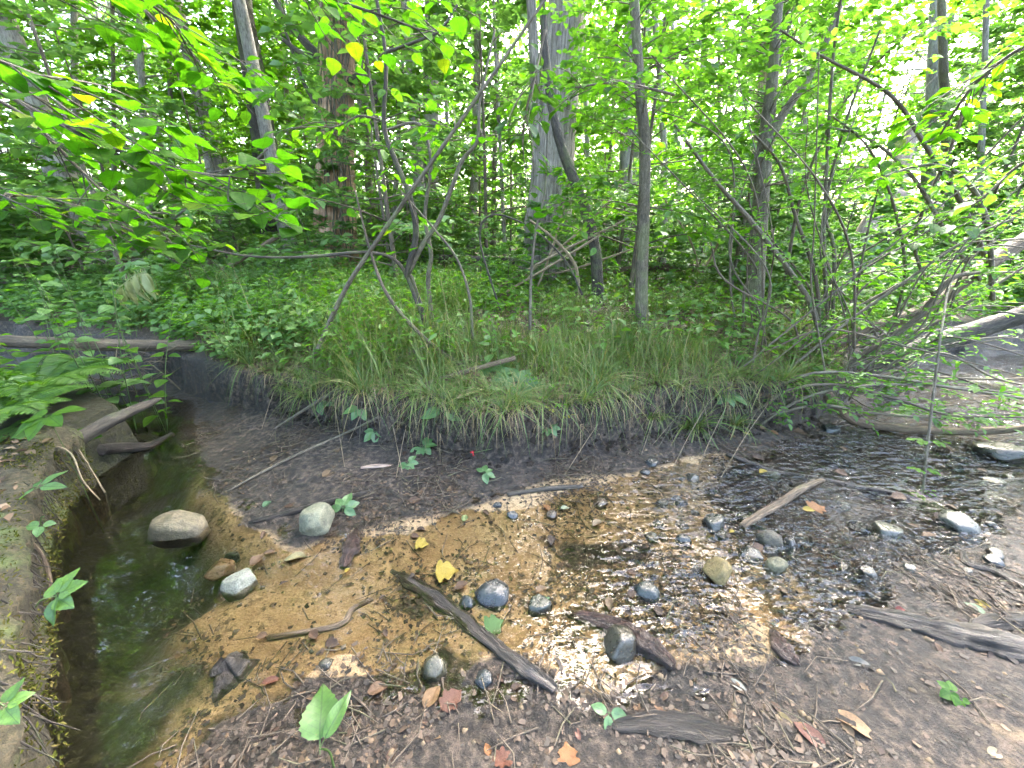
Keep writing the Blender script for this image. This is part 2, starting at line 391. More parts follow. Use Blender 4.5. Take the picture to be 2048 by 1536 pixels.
B = dict(
    cedar=bark_mat('shreddy red brown bark', (.15, .088, .055), (.45, .28, .18), (.68, .47, .33), 30, .06, .9, .9, .35),
    grey=bark_mat('furrowed grey bark', (.075, .062, .055), (.28, .24, .21), (.50, .44, .39), 26, .08, .9, .9, .15),
    pale=bark_mat('pale far bark', (.14, .125, .11), (.30, .275, .25), (.42, .39, .36), 18, .2, .85, .5, .3),
    dark=bark_mat('dark damp bark', (.02, .017, .014), (.06, .05, .04), (.13, .11, .09), 34, .2, .8, .7, .5),
    brown=bark_mat('thin brown bark', (.035, .025, .017), (.10, .075, .052), (.19, .15, .105), 50, .2, .75, .5, .4),
    twig=bark_mat('grey green twig bark', (.04, .035, .024), (.12, .10, .07), (.24, .205, .15), 60, .25, .7, .5, .4),
    straw=bark_mat('dry straw twig', (.14, .105, .065), (.26, .20, .125), (.40, .31, .21), 60, .2, .8, .4),
    pink=bark_mat('bare pinkish dead wood', (.16, .115, .09), (.36, .27, .22), (.50, .40, .34), 22, .12, .85, .6),
    drift=bark_mat('wet driftwood', (.008, .007, .006), (.032, .026, .022), (.11, .09, .078), 55, .10, .38, 1.),
    rust=bark_mat('wet reddish driftwood', (.010, .006, .005), (.045, .024, .019), (.12, .07, .055), 55, .10, .32, 1.),
    log=bark_mat('weathered log', (.045, .03, .02), (.14, .098, .06), (.26, .19, .125), 45, .10, .8, .8, .5),
    wall=bark_mat('mossy old concrete', (.022, .020, .009), (.062, .052, .025), (.15, .115, .065), 30, 1., .85, 1., .9, False),
)
STONE = tinted('stream stone', (.55, .9), .4, 3.5, .5, 0, .8)
WETSTONE = tinted('wet stream stone', (.10, .5), .6, 3.5, .4)
DEAD = tinted('fallen leaf', (.4, .8), .4, 40, .55, .2, .3)
GREENLEAF = tinted('fresh leaf', (.4, .6), .4, 40, .8, .35, .25)
BERRY = tinted('berry skin', (.15, .3), .6, 10, .9)

# ------------------------------------------------------------------ mesh helpers
def mesh_np(name, V, quads=None, tris=None, smooth=False):
    me = bpy.data.meshes.new(name)
    V = np.asarray(V, np.float32)
    q = np.zeros((0, 4), np.int32) if quads is None else np.asarray(quads, np.int32).reshape(-1, 4)
    t = np.zeros((0, 3), np.int32) if tris is None else np.asarray(tris, np.int32).reshape(-1, 3)
    me.vertices.add(len(V)); me.vertices.foreach_set('co', V.ravel())
    nl = q.size + t.size
    me.loops.add(nl); me.loops.foreach_set('vertex_index', np.concatenate([q.ravel(), t.ravel()]))
    me.polygons.add(len(q) + len(t))
    me.polygons.foreach_set('loop_start', np.concatenate([np.arange(len(q)) * 4, q.size + np.arange(len(t)) * 3]).astype(np.int32))
    if smooth: me.polygons.foreach_set('use_smooth', np.ones(len(q) + len(t), bool))
    me.update(calc_edges=True)
    return me
def link(name, me, mat=None, parent=None, loc=None, color=None):
    if mat is not None and me is not None and not me.materials: me.materials.append(mat)
    o = bpy.data.objects.new(name, me); COL.objects.link(o)
    if parent is not None: o.parent = parent
    if loc is not None: o.location = loc
    if color is not None: o.color = (*color, 1)
    return o
def tag(o, label, cat, group=None, kind=None):
    if label: o['label'] = label
    if cat: o['category'] = cat
    if group: o['group'] = group
    if kind: o['kind'] = kind
    return o
def thing(name, loc, label, cat, group=None, rz=0):
    e = bpy.data.objects.new(name, None); COL.objects.link(e)
    e.empty_display_size = .1; e.location = loc; e.rotation_euler = (0, 0, rz)
    return tag(e, label, cat, group)
def smoothpath(pts, n):
    """Catmull-Rom through (Vector, radius) pairs"""
    P = np.array([[*p, r] for p, r in pts], float)
    if len(P) == 2: P = np.array([P[0], (P[0] + P[1]) / 2, P[1]])
    E_ = np.vstack([2 * P[0] - P[1], P, 2 * P[-1] - P[-2]])
    out = []
    m = len(P) - 1
    for s in np.linspace(0, m, n):
        k = min(int(s), m - 1); t = s - k
        a, b, c, d = E_[k:k + 4]
        out.append(.5 * ((2 * b) + (c - a) * t + (2 * a - 5 * b + 4 * c - d) * t * t + (3 * b - a - 3 * c + d) * t ** 3))
    out = np.array(out); out[:, 3] = np.maximum(out[:, 3], .0004)
    return out
class MB:
    """collects vertices and faces, builds ONE mesh object"""
    def __init__(s): s.V, s.Q, s.T, s.C, s.n, s.g = [], [], [], [], 0, False
    def add(s, V, Q=None, T=None, C=None):
        V = np.asarray(V, float)
        s.C.append(V if C is None else np.asarray(C, float)); s.g |= C is not None
        if Q is not None and len(Q): s.Q.append(np.asarray(Q) + s.n)
        if T is not None and len(T): s.T.append(np.asarray(T) + s.n)
        s.V.append(V); s.n += len(V)
    def tube(s, path, seg=6, rough=0.0, freq=8.0, flat=1.0, cap=True, ridge=None):
        n = len(path); P = path[:, :3]; r = path[:, 3]
        T = np.gradient(P, axis=0); T /= np.linalg.norm(T, axis=1)[:, None] + 1e-9
        ref = np.array([0, 0, 1.]) if abs(T[0][2]) < .8 else np.array([0, 1., 0])
        A = []
        for k in range(n):
            a = ref - T[k] * (ref @ T[k]); a /= np.linalg.norm(a) + 1e-9
            A.append(a); ref = a
        A = np.array(A); Bv = np.cross(T, A)
        th = np.linspace(0, 2 * np.pi, seg, endpoint=False)
        rr = np.repeat(r[:, None], seg, 1)
        if rough:
            L = np.concatenate([[0], np.cumsum(np.linalg.norm(np.diff(P, axis=0), axis=1))])
            x = np.cos(th)[None] * 1.3 + s.n * .37 + 0 * L[:, None]; y = L[:, None] * freq + np.sin(th)[None] * 1.3
            rr = rr * (1 + rough * fbm(x + 50, y + 50, 3, 77) * 1.6)
        if ridge is not None:
            L = np.concatenate([[0], np.cumsum(np.linalg.norm(np.diff(P, axis=0), axis=1))])
            rr = rr * ridge(th[None] + 0 * L[:, None], L[:, None] + 0 * th[None])
        V = P[:, None] + rr[..., None] * (np.cos(th)[None, :, None] * A[:, None] * flat + np.sin(th)[None, :, None] * Bv[:, None])
        i = np.arange(n - 1)[:, None] * seg; j = np.arange(seg)[None]; j2 = (j + 1) % seg
        Q = np.stack([i + j, i + j2, i + seg + j2, i + seg + j], -1).reshape(-1, 4)
        V = V.reshape(-1, 3); Tt = None
        Ln = np.concatenate([[0], np.cumsum(np.linalg.norm(np.diff(P, axis=0), axis=1))])
        rm = float(r.mean()); off = (len(s.V) * 1.37 + float(P[0].sum()) * 3.1) % 50
        Cg = np.stack([rm * np.cos(th)[None] + 0 * Ln[:, None], rm * np.sin(th)[None] + 0 * Ln[:, None], Ln[:, None] + off + 0 * th[None]], -1).reshape(-1, 3)
        if cap:
            Cg = np.vstack([Cg, [0, 0, off], [0, 0, off + Ln[-1]]])
            V = np.vstack([V, P[0] - T[0] * r[0] * .3, P[-1] + T[-1] * r[-1] * .3]); a, b = len(V) - 2, len(V) - 1
            jj = np.arange(seg); j3 = (jj + 1) % seg
            Tt = np.vstack([np.stack([jj * 0 + a, j3, jj], -1), np.stack([jj * 0 + b, (n - 1) * seg + jj, (n - 1) * seg + j3], -1)])
        s.add(V, Q, Tt, Cg)
    def mesh(s, name, off=None, smooth=True):
        V = np.vstack(s.V)
        if off is not None: V = V - np.asarray(off)[None]
        me = mesh_np(name, V, np.vstack(s.Q) if s.Q else None, np.vstack(s.T) if s.T else None, smooth)
        if s.g: me.attributes.new('grain', 'FLOAT_VECTOR', 'POINT').data.foreach_set('vector', np.vstack(s.C).astype(np.float32).ravel())
        return me
    def build(s, name, mat, parent=None, smooth=True, world=True):
        off = origin(parent) if (parent is not None and world) else None
        return link(name, s.mesh(name, off, smooth), mat, parent)

# leaf outlines: x across, y along (0..1), z up
def kite(w, fold=.10, bend=-.10, at=.45):
    V = np.array([(0, 0, 0), (-w * .8, at * .5, fold * .6), (-w, at + .12, fold), (0, 1, bend), (w, at + .12, fold), (w * .8, at * .5, fold * .6)])
    return V, np.array([(0, 1, 2, 3), (0, 3, 4, 5)])
K_OV, K_RD, K_LN, K_SL = kite(.26), kite(.40, .08, -.12, .4), kite(.16, .06, -.15), kite(.07, .02, -.25)
def scatter(mb, tpl, P, L, N, S, W=None):
    """many leaves at once: positions, length directions, normals, sizes"""
    V0, F0 = tpl
    L = L / (np.linalg.norm(L, axis=1)[:, None] + 1e-9)
    N = N - L * np.sum(N * L, 1)[:, None]; N = N / (np.linalg.norm(N, axis=1)[:, None] + 1e-9)
    X = np.cross(L, N)
    V = P[:, None] + S[:, None, None] * (V0[None, :, 0, None] * X[:, None] + V0[None, :, 1, None] * L[:, None] + V0[None, :, 2, None] * N[:, None])
    k = len(V0); F = (F0[None] + (np.arange(len(P)) * k)[:, None, None]).reshape(-1, F0.shape[1])
    mb.add(V.reshape(-1, 3), F if F0.shape[1] == 4 else None, F if F0.shape[1] == 3 else None)
def fine_leaf(name, w, prof=.8, tip=1.6, lobes=0, serr=.0, curl=.12, fold=.12, rows=12, thick=0):
    """a leaf blade with a folded midrib, curled length and toothed or lobed edge"""
    V, Q = [], []
    for k in range(rows + 1):
        t = k / rows
        ww = w * (math.sin(math.pi * t ** prof) ** .75 if 0 < t < 1 else 0.0)
        if t > .6: ww *= 1 - .35 * ((t - .6) / .4) ** tip
        if lobes: ww *= .66 + .5 * abs(math.sin(math.pi * t * lobes))
        if serr: ww *= 1 + serr * (1 if k % 2 else -1)
        z = -curl * t * t
        for x in (-1, -.5, 0, .5, 1):
            V.append((x * ww, t - (.05 * abs(x) if serr or lobes else 0) * math.sin(math.pi * t), z + fold * abs(x) * ww * 1.4 + .02 * math.sin(9 * t + 3 * x)))
    for k in range(rows):
        for j in range(4):
            a = k * 5 + j; Q.append((a, a + 1, a + 6, a + 5))
    # short stalk
    n = len(V)
    V += [(-.012, 0, 0), (.012, 0, 0), (.008, -.22, -.03), (-.008, -.22, -.03)]; Q.append((n, n + 1, n + 2, n + 3))
    return mesh_np(name, np.array(V), Q, None, True)
def frame(p, L, N, s):
    L = L.normalized(); N = (N - L * N.dot(L)).normalized(); X = L.cross(N)
    M = Matrix(((X.x, L.x, N.x, p.x), (X.y, L.y, N.y, p.y), (X.z, L.z, N.z, p.z), (0, 0, 0, 1)))
    return M @ Matrix.Scale(s, 4)
def origin(o):
    v = Vector((0, 0, 0))
    while o is not None: v = v + o.location; o = o.parent
    return v
def leaf_obj(me, p, L, N, s, parent, mat=None, name='leaf'):
    o = bpy.data.objects.new(name, me); COL.objects.link(o)
    o.parent = parent
    o.matrix_basis = Matrix.Translation(-origin(parent)) @ frame(p, L, N, s) if parent else frame(p, L, N, s)
    return o
def rv(s=1.0): return Vector((random.gauss(0, s), random.gauss(0, s), random.gauss(0, s)))
UP = Vector((0, 0, 1))

# ================================================================== THE SETTING
def axis(lo, hi, c0, c1, step, grow=1.09):
    a = list(np.arange(c0, c1, step)); s = step; x = c1
    while x < hi: a.append(x); s *= grow; x += s
    a.append(hi); s = step; x = c0 - step; pre = []
    while x > lo: pre.append(x); s *= grow; x -= s
    pre.append(lo)
    return np.array(pre[::-1] + a)
def grid(name, xs, ys, z):
    nx, ny = len(xs), len(ys)
    X, Y = np.meshgrid(xs, ys)
    V = np.stack([X.ravel(), Y.ravel(), z.ravel()], -1)
    i = np.arange(ny - 1)[:, None] * nx; j = np.arange(nx - 1)[None]
    Q = np.stack([i + j, i + j + 1, i + nx + j + 1, i + nx + j], -1).reshape(-1, 4)
    return mesh_np(name, V, Q, None, True)
gx, gy = axis(-160, 160, -3.2, 3.8, .016, 1.06), axis(-40, 220, .35, 4.2, .014, 1.05)
XX, YY = np.meshgrid(gx, gy)
gz, m_s, m_l, m_m, m_w = land(XX, YY)
gme = grid('ground', gx, gy, gz)
ca = gme.color_attributes.new('mask', 'FLOAT_COLOR', 'POINT')
ca.data.foreach_set('color', np.stack([m_s.ravel(), m_l.ravel(), m_m.ravel(), m_w.ravel()], -1).astype(np.float32).ravel())
ground = link('ground', gme, ground_mat()); ground['kind'] = 'structure'

wx_, wy_ = axis(-40, 40, -3.2, 4, .06, 1.15), axis(-1.2, 14, .3, 4.2, .06, 1.15)
WX, WY = np.meshgrid(wx_, wy_)
flow = .025 + 1.0 * sst(.25, 1.2, WX - .1 * (WY - 1)) * sst(-.5, .3, fbm(WX * 1.6, WY * 1.6, 3, 55) + .15)
flow = flow * (1 - .85 * sst(-.9, -1.6, WX))
wme = grid('water', wx_, wy_, WX * 0)
fa = wme.attributes.new('flow', 'FLOAT', 'POINT'); fa.data.foreach_set('value', flow.astype(np.float32).ravel())
water = link('water', wme, water_mat()); water['kind'] = 'structure'


# ================================================================== THE WOODS
def spray(mb_leaf, mb_wood, p0, d, length, leaf, tpl, n_tw=8, n_lf=9, droop=.15, r0=.012, flat=.35):
    """a limb with side twigs carrying leaves in a loose layer"""
    d = np.array(d, float); d /= np.linalg.norm(d)
    n = 9
    t = np.linspace(0, 1, n)
    side = np.cross(d, [0, 0, 1.]); side /= np.linalg.norm(side) + 1e-9
    wob = rng.normal(0, .05, 3) * length
    path = np.array(p0)[None] + d[None] * (t * length)[:, None] + np.array([0, 0, -droop * length])[None] * (t ** 2)[:, None] + wob[None] * np.sin(t * 3.)[:, None]
    if mb_wood is not None:
        mb_wood.tube(np.hstack([path, (r0 * (1 - .85 * t))[:, None]]), 4, cap=False)
    Ps, Ls = [], []
    for k in range(n_tw):
        s = .25 + .75 * (k + rng.random()) / n_tw
        i = min(int(s * (n - 1)), n - 2); f = s * (n - 1) - i
        b = path[i] * (1 - f) + path[i + 1] * f
        sg = 1 if k % 2 else -1
        td = d * (.55 + .4 * rng.random()) + side * sg * (.9 - .3 * s) + np.array([0, 0, rng.normal(0, flat * .6)])
        td /= np.linalg.norm(td)
        tl = length * (.5 * (1.15 - s)) * (.7 + .6 * rng.random())
        q = np.linspace(.1, 1, n_lf)
        pos = b[None] + td[None] * (q * tl)[:, None] + np.array([0, 0, -.10 * tl])[None] * (q ** 2)[:, None]
        if mb_wood is not None:
            e = np.vstack([b, pos[n_lf // 2], pos[-1]])
            mb_wood.tube(np.hstack([e, np.array([[r0 * .35], [r0 * .25], [r0 * .1]])]), 3, cap=False)
        ts = np.cross(td, [0, 0, 1.])
        alt = np.where(np.arange(n_lf) % 2, 1, -1)[:, None]
        ld = td[None] * .7 + ts[None] * alt * .9 + rng.normal(0, .28, (n_lf, 3)) - np.array([0, 0, .25])
        Ps.append(pos + rng.normal(0, .02, pos.shape)); Ls.append(ld)
    P = np.vstack(Ps); L = np.vstack(Ls)
    N = np.array([0, 0, 1.])[None] + rng.normal(0, flat, P.shape)
    scatter(mb_leaf, tpl, P, L, N, leaf * (.65 + .6 * rng.random(len(P))))

def make_tree(h, r, crown0, spread, n_limb, leaf, tpl, n_tw, n_lf, lean=.03, seg=8, conic=.5, droop=.12):
    """one trunk mesh and one crown mesh, base at the origin"""
    tr = MB(); lf = MB(); wd = MB()
    ph = rng.random(3) * 6
    zs = np.linspace(-.1, h, 22)
    path = np.stack([lean * zs * np.sin(zs * .35 + ph[0]), lean * zs * np.cos(zs * .3 + ph[1]), zs, r * (1 - .85 * zs / h) + r * .5 * np.exp(-np.maximum(zs, 0) * 5)], -1)
    tr.tube(path, seg, .10, 3)
    for k in range(n_limb):
        s = crown0 + (1 - crown0) * ((k + rng.random()) / n_limb)
        i = min(int(s * 21), 20)
        az = k * 2.4 + rng.normal(0, .4)
        rel = (s - crown0) / (1 - crown0)
        ln = spread * (1 - conic * rel) * (.7 + .5 * rng.random())
        spray(lf, wd, path[i][:3], (math.cos(az), math.sin(az), .18 + .55 * rel), ln, leaf, tpl, n_tw, n_lf, droop, max(.006, path[i][3] * .4))
    return tr.mesh('trunk'), lf.mesh('crown', None, False), wd.mesh('limb')

TPL = {}
TPL['young'] = [make_tree(5.2, .03, .12, 1.5, 30, .13, K_OV, 8, 8) for _ in range(2)] + [make_tree(6.5, .04, .16, 1.8, 34, .135, K_RD, 8, 8) for _ in range(2)]
TPL['tall'] = [make_tree(17, .17, .38, 4.4, 44, .22, K_OV, 11, 11, .012, 10, .35) for _ in range(2)]
TPL['bush'] = [make_tree(1.9, .02, .08, 1.0, 22, .13, K_OV, 7, 8, .08, 5, .5) for _ in range(2)] + [make_tree(2.6, .025, .06, 1.2, 26, .14, K_RD, 7, 8, .08, 5, .5)]
def put_tree(kind, k, x, y, s, name, label, cat, group, leafmat, barkmat, rz=None, squash=1.0):
    tm, cm, lm = TPL[kind][k % len(TPL[kind])]
    e = thing(name, (x, y, H(x, y) - .02), label, cat, group, random.uniform(0, 6.28) if rz is None else rz)
    e.scale = (s, s, s * squash)
    for nm, me, mt in (('trunk', tm, barkmat), ('crown', cm, leafmat), ('limbs', lm, barkmat)):
        o = bpy.data.objects.new(nm, me); COL.objects.link(o); o.parent = e
        if not me.materials: me.materials.append(mt)
        o.material_slots[0].link = 'OBJECT'; o.material_slots[0].material = mt
        if nm == 'limbs': o['kind'] = 'stuff'
    return e
MARKS = [(60, 'the fallen log'), (250, 'the bright herb clump'), (400, 'the slanting grey trunk'), (530, 'the dark crooked trunk'), (670, 'the reddish trunk'), (850, 'the open shrub'), (1095, 'the thickest pale trunk'), (1190, 'the leaning sapling'),
         (1285, 'the straight sapling'), (1510, 'the forked sapling'), (1700, 'the leaning dead tree'), (1950, 'the cane thicket')]
def whereabouts(x, y):
    u = 1024 + FOC * x / (y * CP + .9 * SP)
    k = min(range(len(MARKS)), key=lambda i: abs(MARKS[i][0] - u)); d = math.hypot(x, y)
    far = 'close' if d < 9 else ('well back' if d < 14 else ('deep' if d < 22 else 'farthest'))
    if abs(MARKS[k][0] - u) < 45: return f'{far} behind {MARKS[k][1]}'
    j = k + (1 if u > MARKS[k][0] else -1)
    if j < 0 or j >= len(MARKS): return f'{far} beyond {MARKS[k][1]}'
    a, b = sorted((k, j)); return f'{far} between {MARKS[a][1]} and {MARKS[b][1]}'
def clear_of(x, y):                              # keep the gap of open sky low on that side
    a = math.degrees(math.atan2(x, y))
    return 33 < a < 43
random.seed(5)
# tall canopy trees well back
spots = []
for k in range(400):
    if len(spots) >= 32: break
    a = R(random.uniform(-66, 66)); d = random.uniform(14, 40)
    x, y = d * math.sin(a), d * math.cos(a)
    if any((x - p) ** 2 + (y - q) ** 2 < 9 for p, q in spots): continue
    if 34 < math.degrees(a) < 42 and d < 25: continue
    if 6 < math.degrees(a) < 56 and d < 17: continue
    spots.append((x, y))
for k, (x, y) in enumerate(spots):
    put_tree('tall', k, x, y, random.uniform(.8, 1.15), 'tall_tree', 'tall high crowned tree ' + whereabouts(x, y), 'tree',
             'tall trees deep in the woods', G['under'] if k % 3 else G['lime'], B['pale'] if k % 2 else B['grey'])
# young trees between
spots = []
for k in range(900):
    if len(spots) >= 120: break
    a = R(random.uniform(-64, 64)); d = 5.8 + 22 * random.random() ** 1.25
    x, y = d * math.sin(a), d * math.cos(a)
    if y < 4.8 or (clear_of(x, y) and d < 14): continue
    if float(sdf(NORTH, np.array([x]), np.array([y]))[0]) < .7: continue
    if d < 8.5 and -5 < math.degrees(a) < 12: continue
    if d < 9.6 and -33 < math.degrees(a) < -18: continue
    if d < 7.6 and math.degrees(a) < -30: continue
    if d < 11.5 and 37 < math.degrees(a) < 50: continue
    if any((x - p) ** 2 + (y - q) ** 2 < 1.3 for p, q in spots): continue
    spots.append((x, y))
for k, (x, y) in enumerate(spots):
    m = G['lime'] if (x < -2 and k % 3) or k % 5 == 0 else (G['under'] if k % 2 else G['mint'])
    put_tree('young', k, x, y, random.uniform(.75, 1.2), 'young_tree', ('lime' if m is G['lime'] else 'cool green' if m is G['mint'] else 'green') + ' young tree ' + whereabouts(x, y), 'tree',
             'young trees in the woods beyond the bank', m, B['brown'] if k % 3 else B['twig'])
# tall trees added to shade the stream; the near side ones stand unseen
for k, (x, y) in enumerate([(-7.6, 7.4), (-5.6, 10.2), (-2.3, 10.6)]):
    put_tree('tall', k, x, y, random.uniform(.85, 1.0), 'tall_tree', 'tall high crowned tree ' + whereabouts(x, y), 'tree', 'tall trees deep in the woods', G['lime'], B['pale'])
for k, (x, y) in enumerate([(-8, -4), (-3.5, -6), (2, -8), (-12, 1), (-6.4, .6)]):
    put_tree('tall', k, x, y, random.uniform(.8, 1.05), 'tall_tree', 'unseen tall tree added on the near side to shade the stream', 'tree', 'unseen shade trees on the near side', G['under'], B['grey'])
# bushes
spots = []
for k in range(900):
    if len(spots) >= 140: break
    a = R(random.uniform(-66, 66)); d = 5.4 + 22 * random.random() ** 1.3
    x, y = d * math.sin(a), d * math.cos(a)
    if y < 4.7 or float(sdf(NORTH, np.array([x]), np.array([y]))[0]) < .5: continue
    if d < 7 and (-24 < math.degrees(a) < -8 or 14 < math.degrees(a) < 22): continue
    if any((x - p) ** 2 + (y - q) ** 2 < .8 for p, q in spots): continue
    spots.append((x, y))
for k, (x, y) in enumerate(spots):
    put_tree('bush', k, x, y, random.uniform(.55, 1.0) * min(1, .35 + .065 * math.hypot(x, y)), 'bush', ('pale' if k % 3 else 'deep green') + ' low bush ' + whereabouts(x, y), 'bush', 'bushes on the forest floor beyond the bank',
             G['mint'] if k % 3 else G['under'], B['brown'], None, .8)

# ------------------------------------------------------------------ the trunks one can tell apart
def ridged(n, amp, s=0):
    def f(th, L):
        tw = th + .25 * fbm(L * .8 + s, L * 0 + 3, 2, 5)
        a = fbm(np.cos(tw) * n + 30 + s, np.sin(tw) * n + L * .9 + 30, 3, 9 + s)
        flare = 1 + .5 * np.exp(-L * 2.2) * (1 + .35 * np.sin(th * 5 + s))
        return (1 + amp * (1 - 2.4 * np.abs(a))) * flare
    return f
def trunk(name, label, pts, mat, Y, top=9.0, seg=10, rows=40, ridge=None, rough=.06, group=None, crown=None, cat='tree', sink=.15):
    """pts: (u, v, width in px) from the ground up, standing at distance Y"""
    P = [(atY(u, v, Y), w) for u, v, w in pts]
    L = [(p, w * pxm(p) * .5) for p, w in P]
    b = L[0][0]; gz0 = H(b.x, b.y)
    base = Vector((b.x, b.y, gz0))
    d0 = (L[1][0] - L[0][0]).normalized()
    L.insert(0, (base + Vector((-d0.x * .3, 0, -sink)) if abs(b.z - gz0) < .05 else b + d0 * ((gz0 - sink - b.z) / max(d0.z, .2)), L[0][1] * 1.08))
    if top:
        q, r = L[-1]; d = (L[-1][0] - L[-2][0]).normalized()
        while q.z < top:
            q = q + d * 1.6; r *= .86; L.append((q.copy(), r))
    e = thing(name, base, label, cat, group)
    mb = MB(); mb.tube(smoothpath(L, rows), seg, rough, 4, ridge=ridge); mb.build('trunk', mat, e)
    return e, L
def high_crown(e, p, mat, n=26, spread=3.0, h=5.0, leaf=.2):
    lf, wd = MB(), MB()
    for k in range(n):
        az = k * 2.4 + random.random(); s = k / n
        spray(lf, wd, (p.x, p.y, p.z - 2.0 + h * s), (math.cos(az), math.sin(az), .2 + .5 * s), spread * (1 - .5 * s), leaf, K_OV, 10, 9)
    lf.build('crown', mat, e, False); o = wd.build('limbs', B['grey'], e); o['kind'] = 'stuff'

e, L = trunk('cedar_tree', 'thick trunk with shreddy reddish brown bark and climbing vines', [(668, 535, 82), (670, 440, 74), (672, 300, 66), (674, 150, 62), (678, 0, 60)],
             B['cedar'], 8.5, 10, 44, 120, ridged(7, .06, 1))
high_crown(e, L[-1][0], G['under'])
for pth in ([(672, 155, 20), (620, 95, 17), (575, 45, 13), (540, -20, 10)], [(690, 165, 16), (735, 150, 13), (752, 185, 10), (745, 240, 6)], [(665, 120, 14), (610, 110, 11), (560, 75, 7)],
            [(650, 240, 8), (610, 170, 7), (570, 60, 5)]):
    mb = MB(); mb.tube(smoothpath([(atY(u, v, 8.4), w * pxm(atY(u, v, 8.4)) * .5) for u, v, w in pth], 18), 7, .15); mb.build('limb', B['dark'], e)
for k in range(16):                              # vines clinging to the bark
    u0 = 640 + k * 3.6; pts = []
    for v in range(530, -20, -60):
        pts.append((atY(u0 + 12 * math.sin(v * .013 + k) + random.uniform(-5, 5), v, 8.5 - .50 + .012 * abs(u0 - 670)), .012))
    mb = MB(); mb.tube(smoothpath(pts, 40), 4, .2); mb.build('vine', B['twig'], e)
e, L = trunk('ash_tree', 'thickest pale grey trunk with furrowed bark behind the thin leaning sapling', [(1096, 548, 98), (1098, 440, 88), (1108, 300, 80), (1122, 150, 76), (1134, 0, 72)],
             B['grey'], 8.0, 10, 44, 120, ridged(8, .05, 2))
high_crown(e, L[-1][0] + Vector((0, 1, 2)), G['under'], 14, 2.2)
e, L = trunk('ash_tree', 'slim grey trunk standing just beside the thickest pale trunk', [(1074, 545, 26), (1076, 400, 22), (1072, 200, 20), (1062, 0, 19)], B['grey'], 7.9, 10, 14, 50)
e, L = trunk('leaning_sapling', 'thin dark crooked sapling leaning across the thickest pale trunk', [(1196, 592, 24), (1190, 500, 22), (1168, 410, 21), (1128, 310, 19), (1104, 215, 17), (1090, 100, 15), (1086, 0, 14)], B['dark'], 5.6, 7, 10, 60, None, .14)
e4, L4 = trunk('straight_sapling', 'straight dark speckled sapling rising from the edge of the bank', [(1284, 662, 27), (1283, 560, 24), (1287, 430, 24), (1290, 300, 22), (1278, 150, 20), (1268, 0, 19)], B['twig'], 3.95, 6, 12, 70, None, .10)
e5, L5 = trunk('forked_sapling', 'grey brown sapling with a fork at head height near the tangled canes', [(1506, 642, 34), (1514, 520, 30), (1522, 400, 29), (1530, 300, 29), (1545, 150, 20), (1556, 0, 18)], B['twig'], 4.4, 6.5, 12, 70, None, .10)
mb = MB(); mb.tube(smoothpath([(atY(u, v, 4.35), w * pxm(atY(u, v, 4.35)) * .5) for u, v, w in [(1530, 300, 22), (1565, 230, 17), (1620, 150, 14), (1670, 40, 11), (1700, -60, 8)]], 24), 8, .1); mb.build('fork', B['twig'], e5)
trunk('far_tree', 'smooth pale grey trunk with a dark shaded edge behind the straight sapling', [(1243, 512, 30), (1250, 380, 27), (1256, 200, 25), (1262, 0, 24)], B['pale'], 11, 10, 14, 40)
trunk('far_tree', 'very slim pale trunk standing between the straight sapling and the forked one', [(1322, 552, 17), (1328, 420, 14), (1326, 250, 13), (1312, 60, 12)], B['pale'], 9.5, 10, 10, 40)
trunk('far_tree', 'pinkish flaky trunk half hidden behind the forked sapling', [(1482, 560, 40), (1497, 470, 36), (1512, 380, 32), (1528, 220, 30), (1545, 0, 28)], B['pink'], 8.5, 10, 14, 50, ridged(5, .04, 3))
e, L = trunk('dead_tree', 'bare pinkish dead trunk leaning over with a broken cross limb', [(1680, 560, 34), (1722, 480, 33), (1768, 400, 31), (1800, 330, 28), (1830, 250, 20)], B['pink'], 8.0, 0, 12, 40)
mb = MB(); mb.tube(smoothpath([(atY(u, v, 7.95), w * pxm(atY(u, v, 7.95)) * .5) for u, v, w in [(1640, 328, 16), (1720, 352, 20), (1790, 390, 24), (1840, 405, 20), (1880, 415, 15)]], 24), 9, .1); mb.build('limb', B['pink'], e)
trunk('far_tree', 'short looking grey trunk seen under the hanging branches beyond the shrub', [(942, 512, 19), (946, 420, 17), (950, 300, 15), (955, 100, 14)], B['pale'], 13, 10, 10, 30)
trunk('far_tree', 'grey trunk rising behind the pale stems of the central shrub', [(858, 520, 38), (860, 400, 34), (862, 200, 31), (864, 0, 30)], B['pale'], 12, 10, 14, 40)
trunk('far_tree', 'slanting grey trunk beyond the broad leaved limb', [(436, 320, 30), (415, 230, 26), (385, 120, 24), (350, 0, 22)], B['grey'], 12, 10, 12, 40)
trunk('far_tree', 'twin slim pale stem beside the slanting grey trunk', [(420, 330, 17), (398, 220, 15), (372, 110, 13), (350, 20, 12)], B['pale'], 11.8, 10, 10, 40)
trunk('far_tree', 'dark thick crooked trunk between the slanting grey one and the reddish one', [(545, 450, 46), (532, 330, 42), (515, 200, 40), (492, 60, 36), (480, -40, 34)], B['dark'], 11, 10, 14, 40)
random.seed(8)
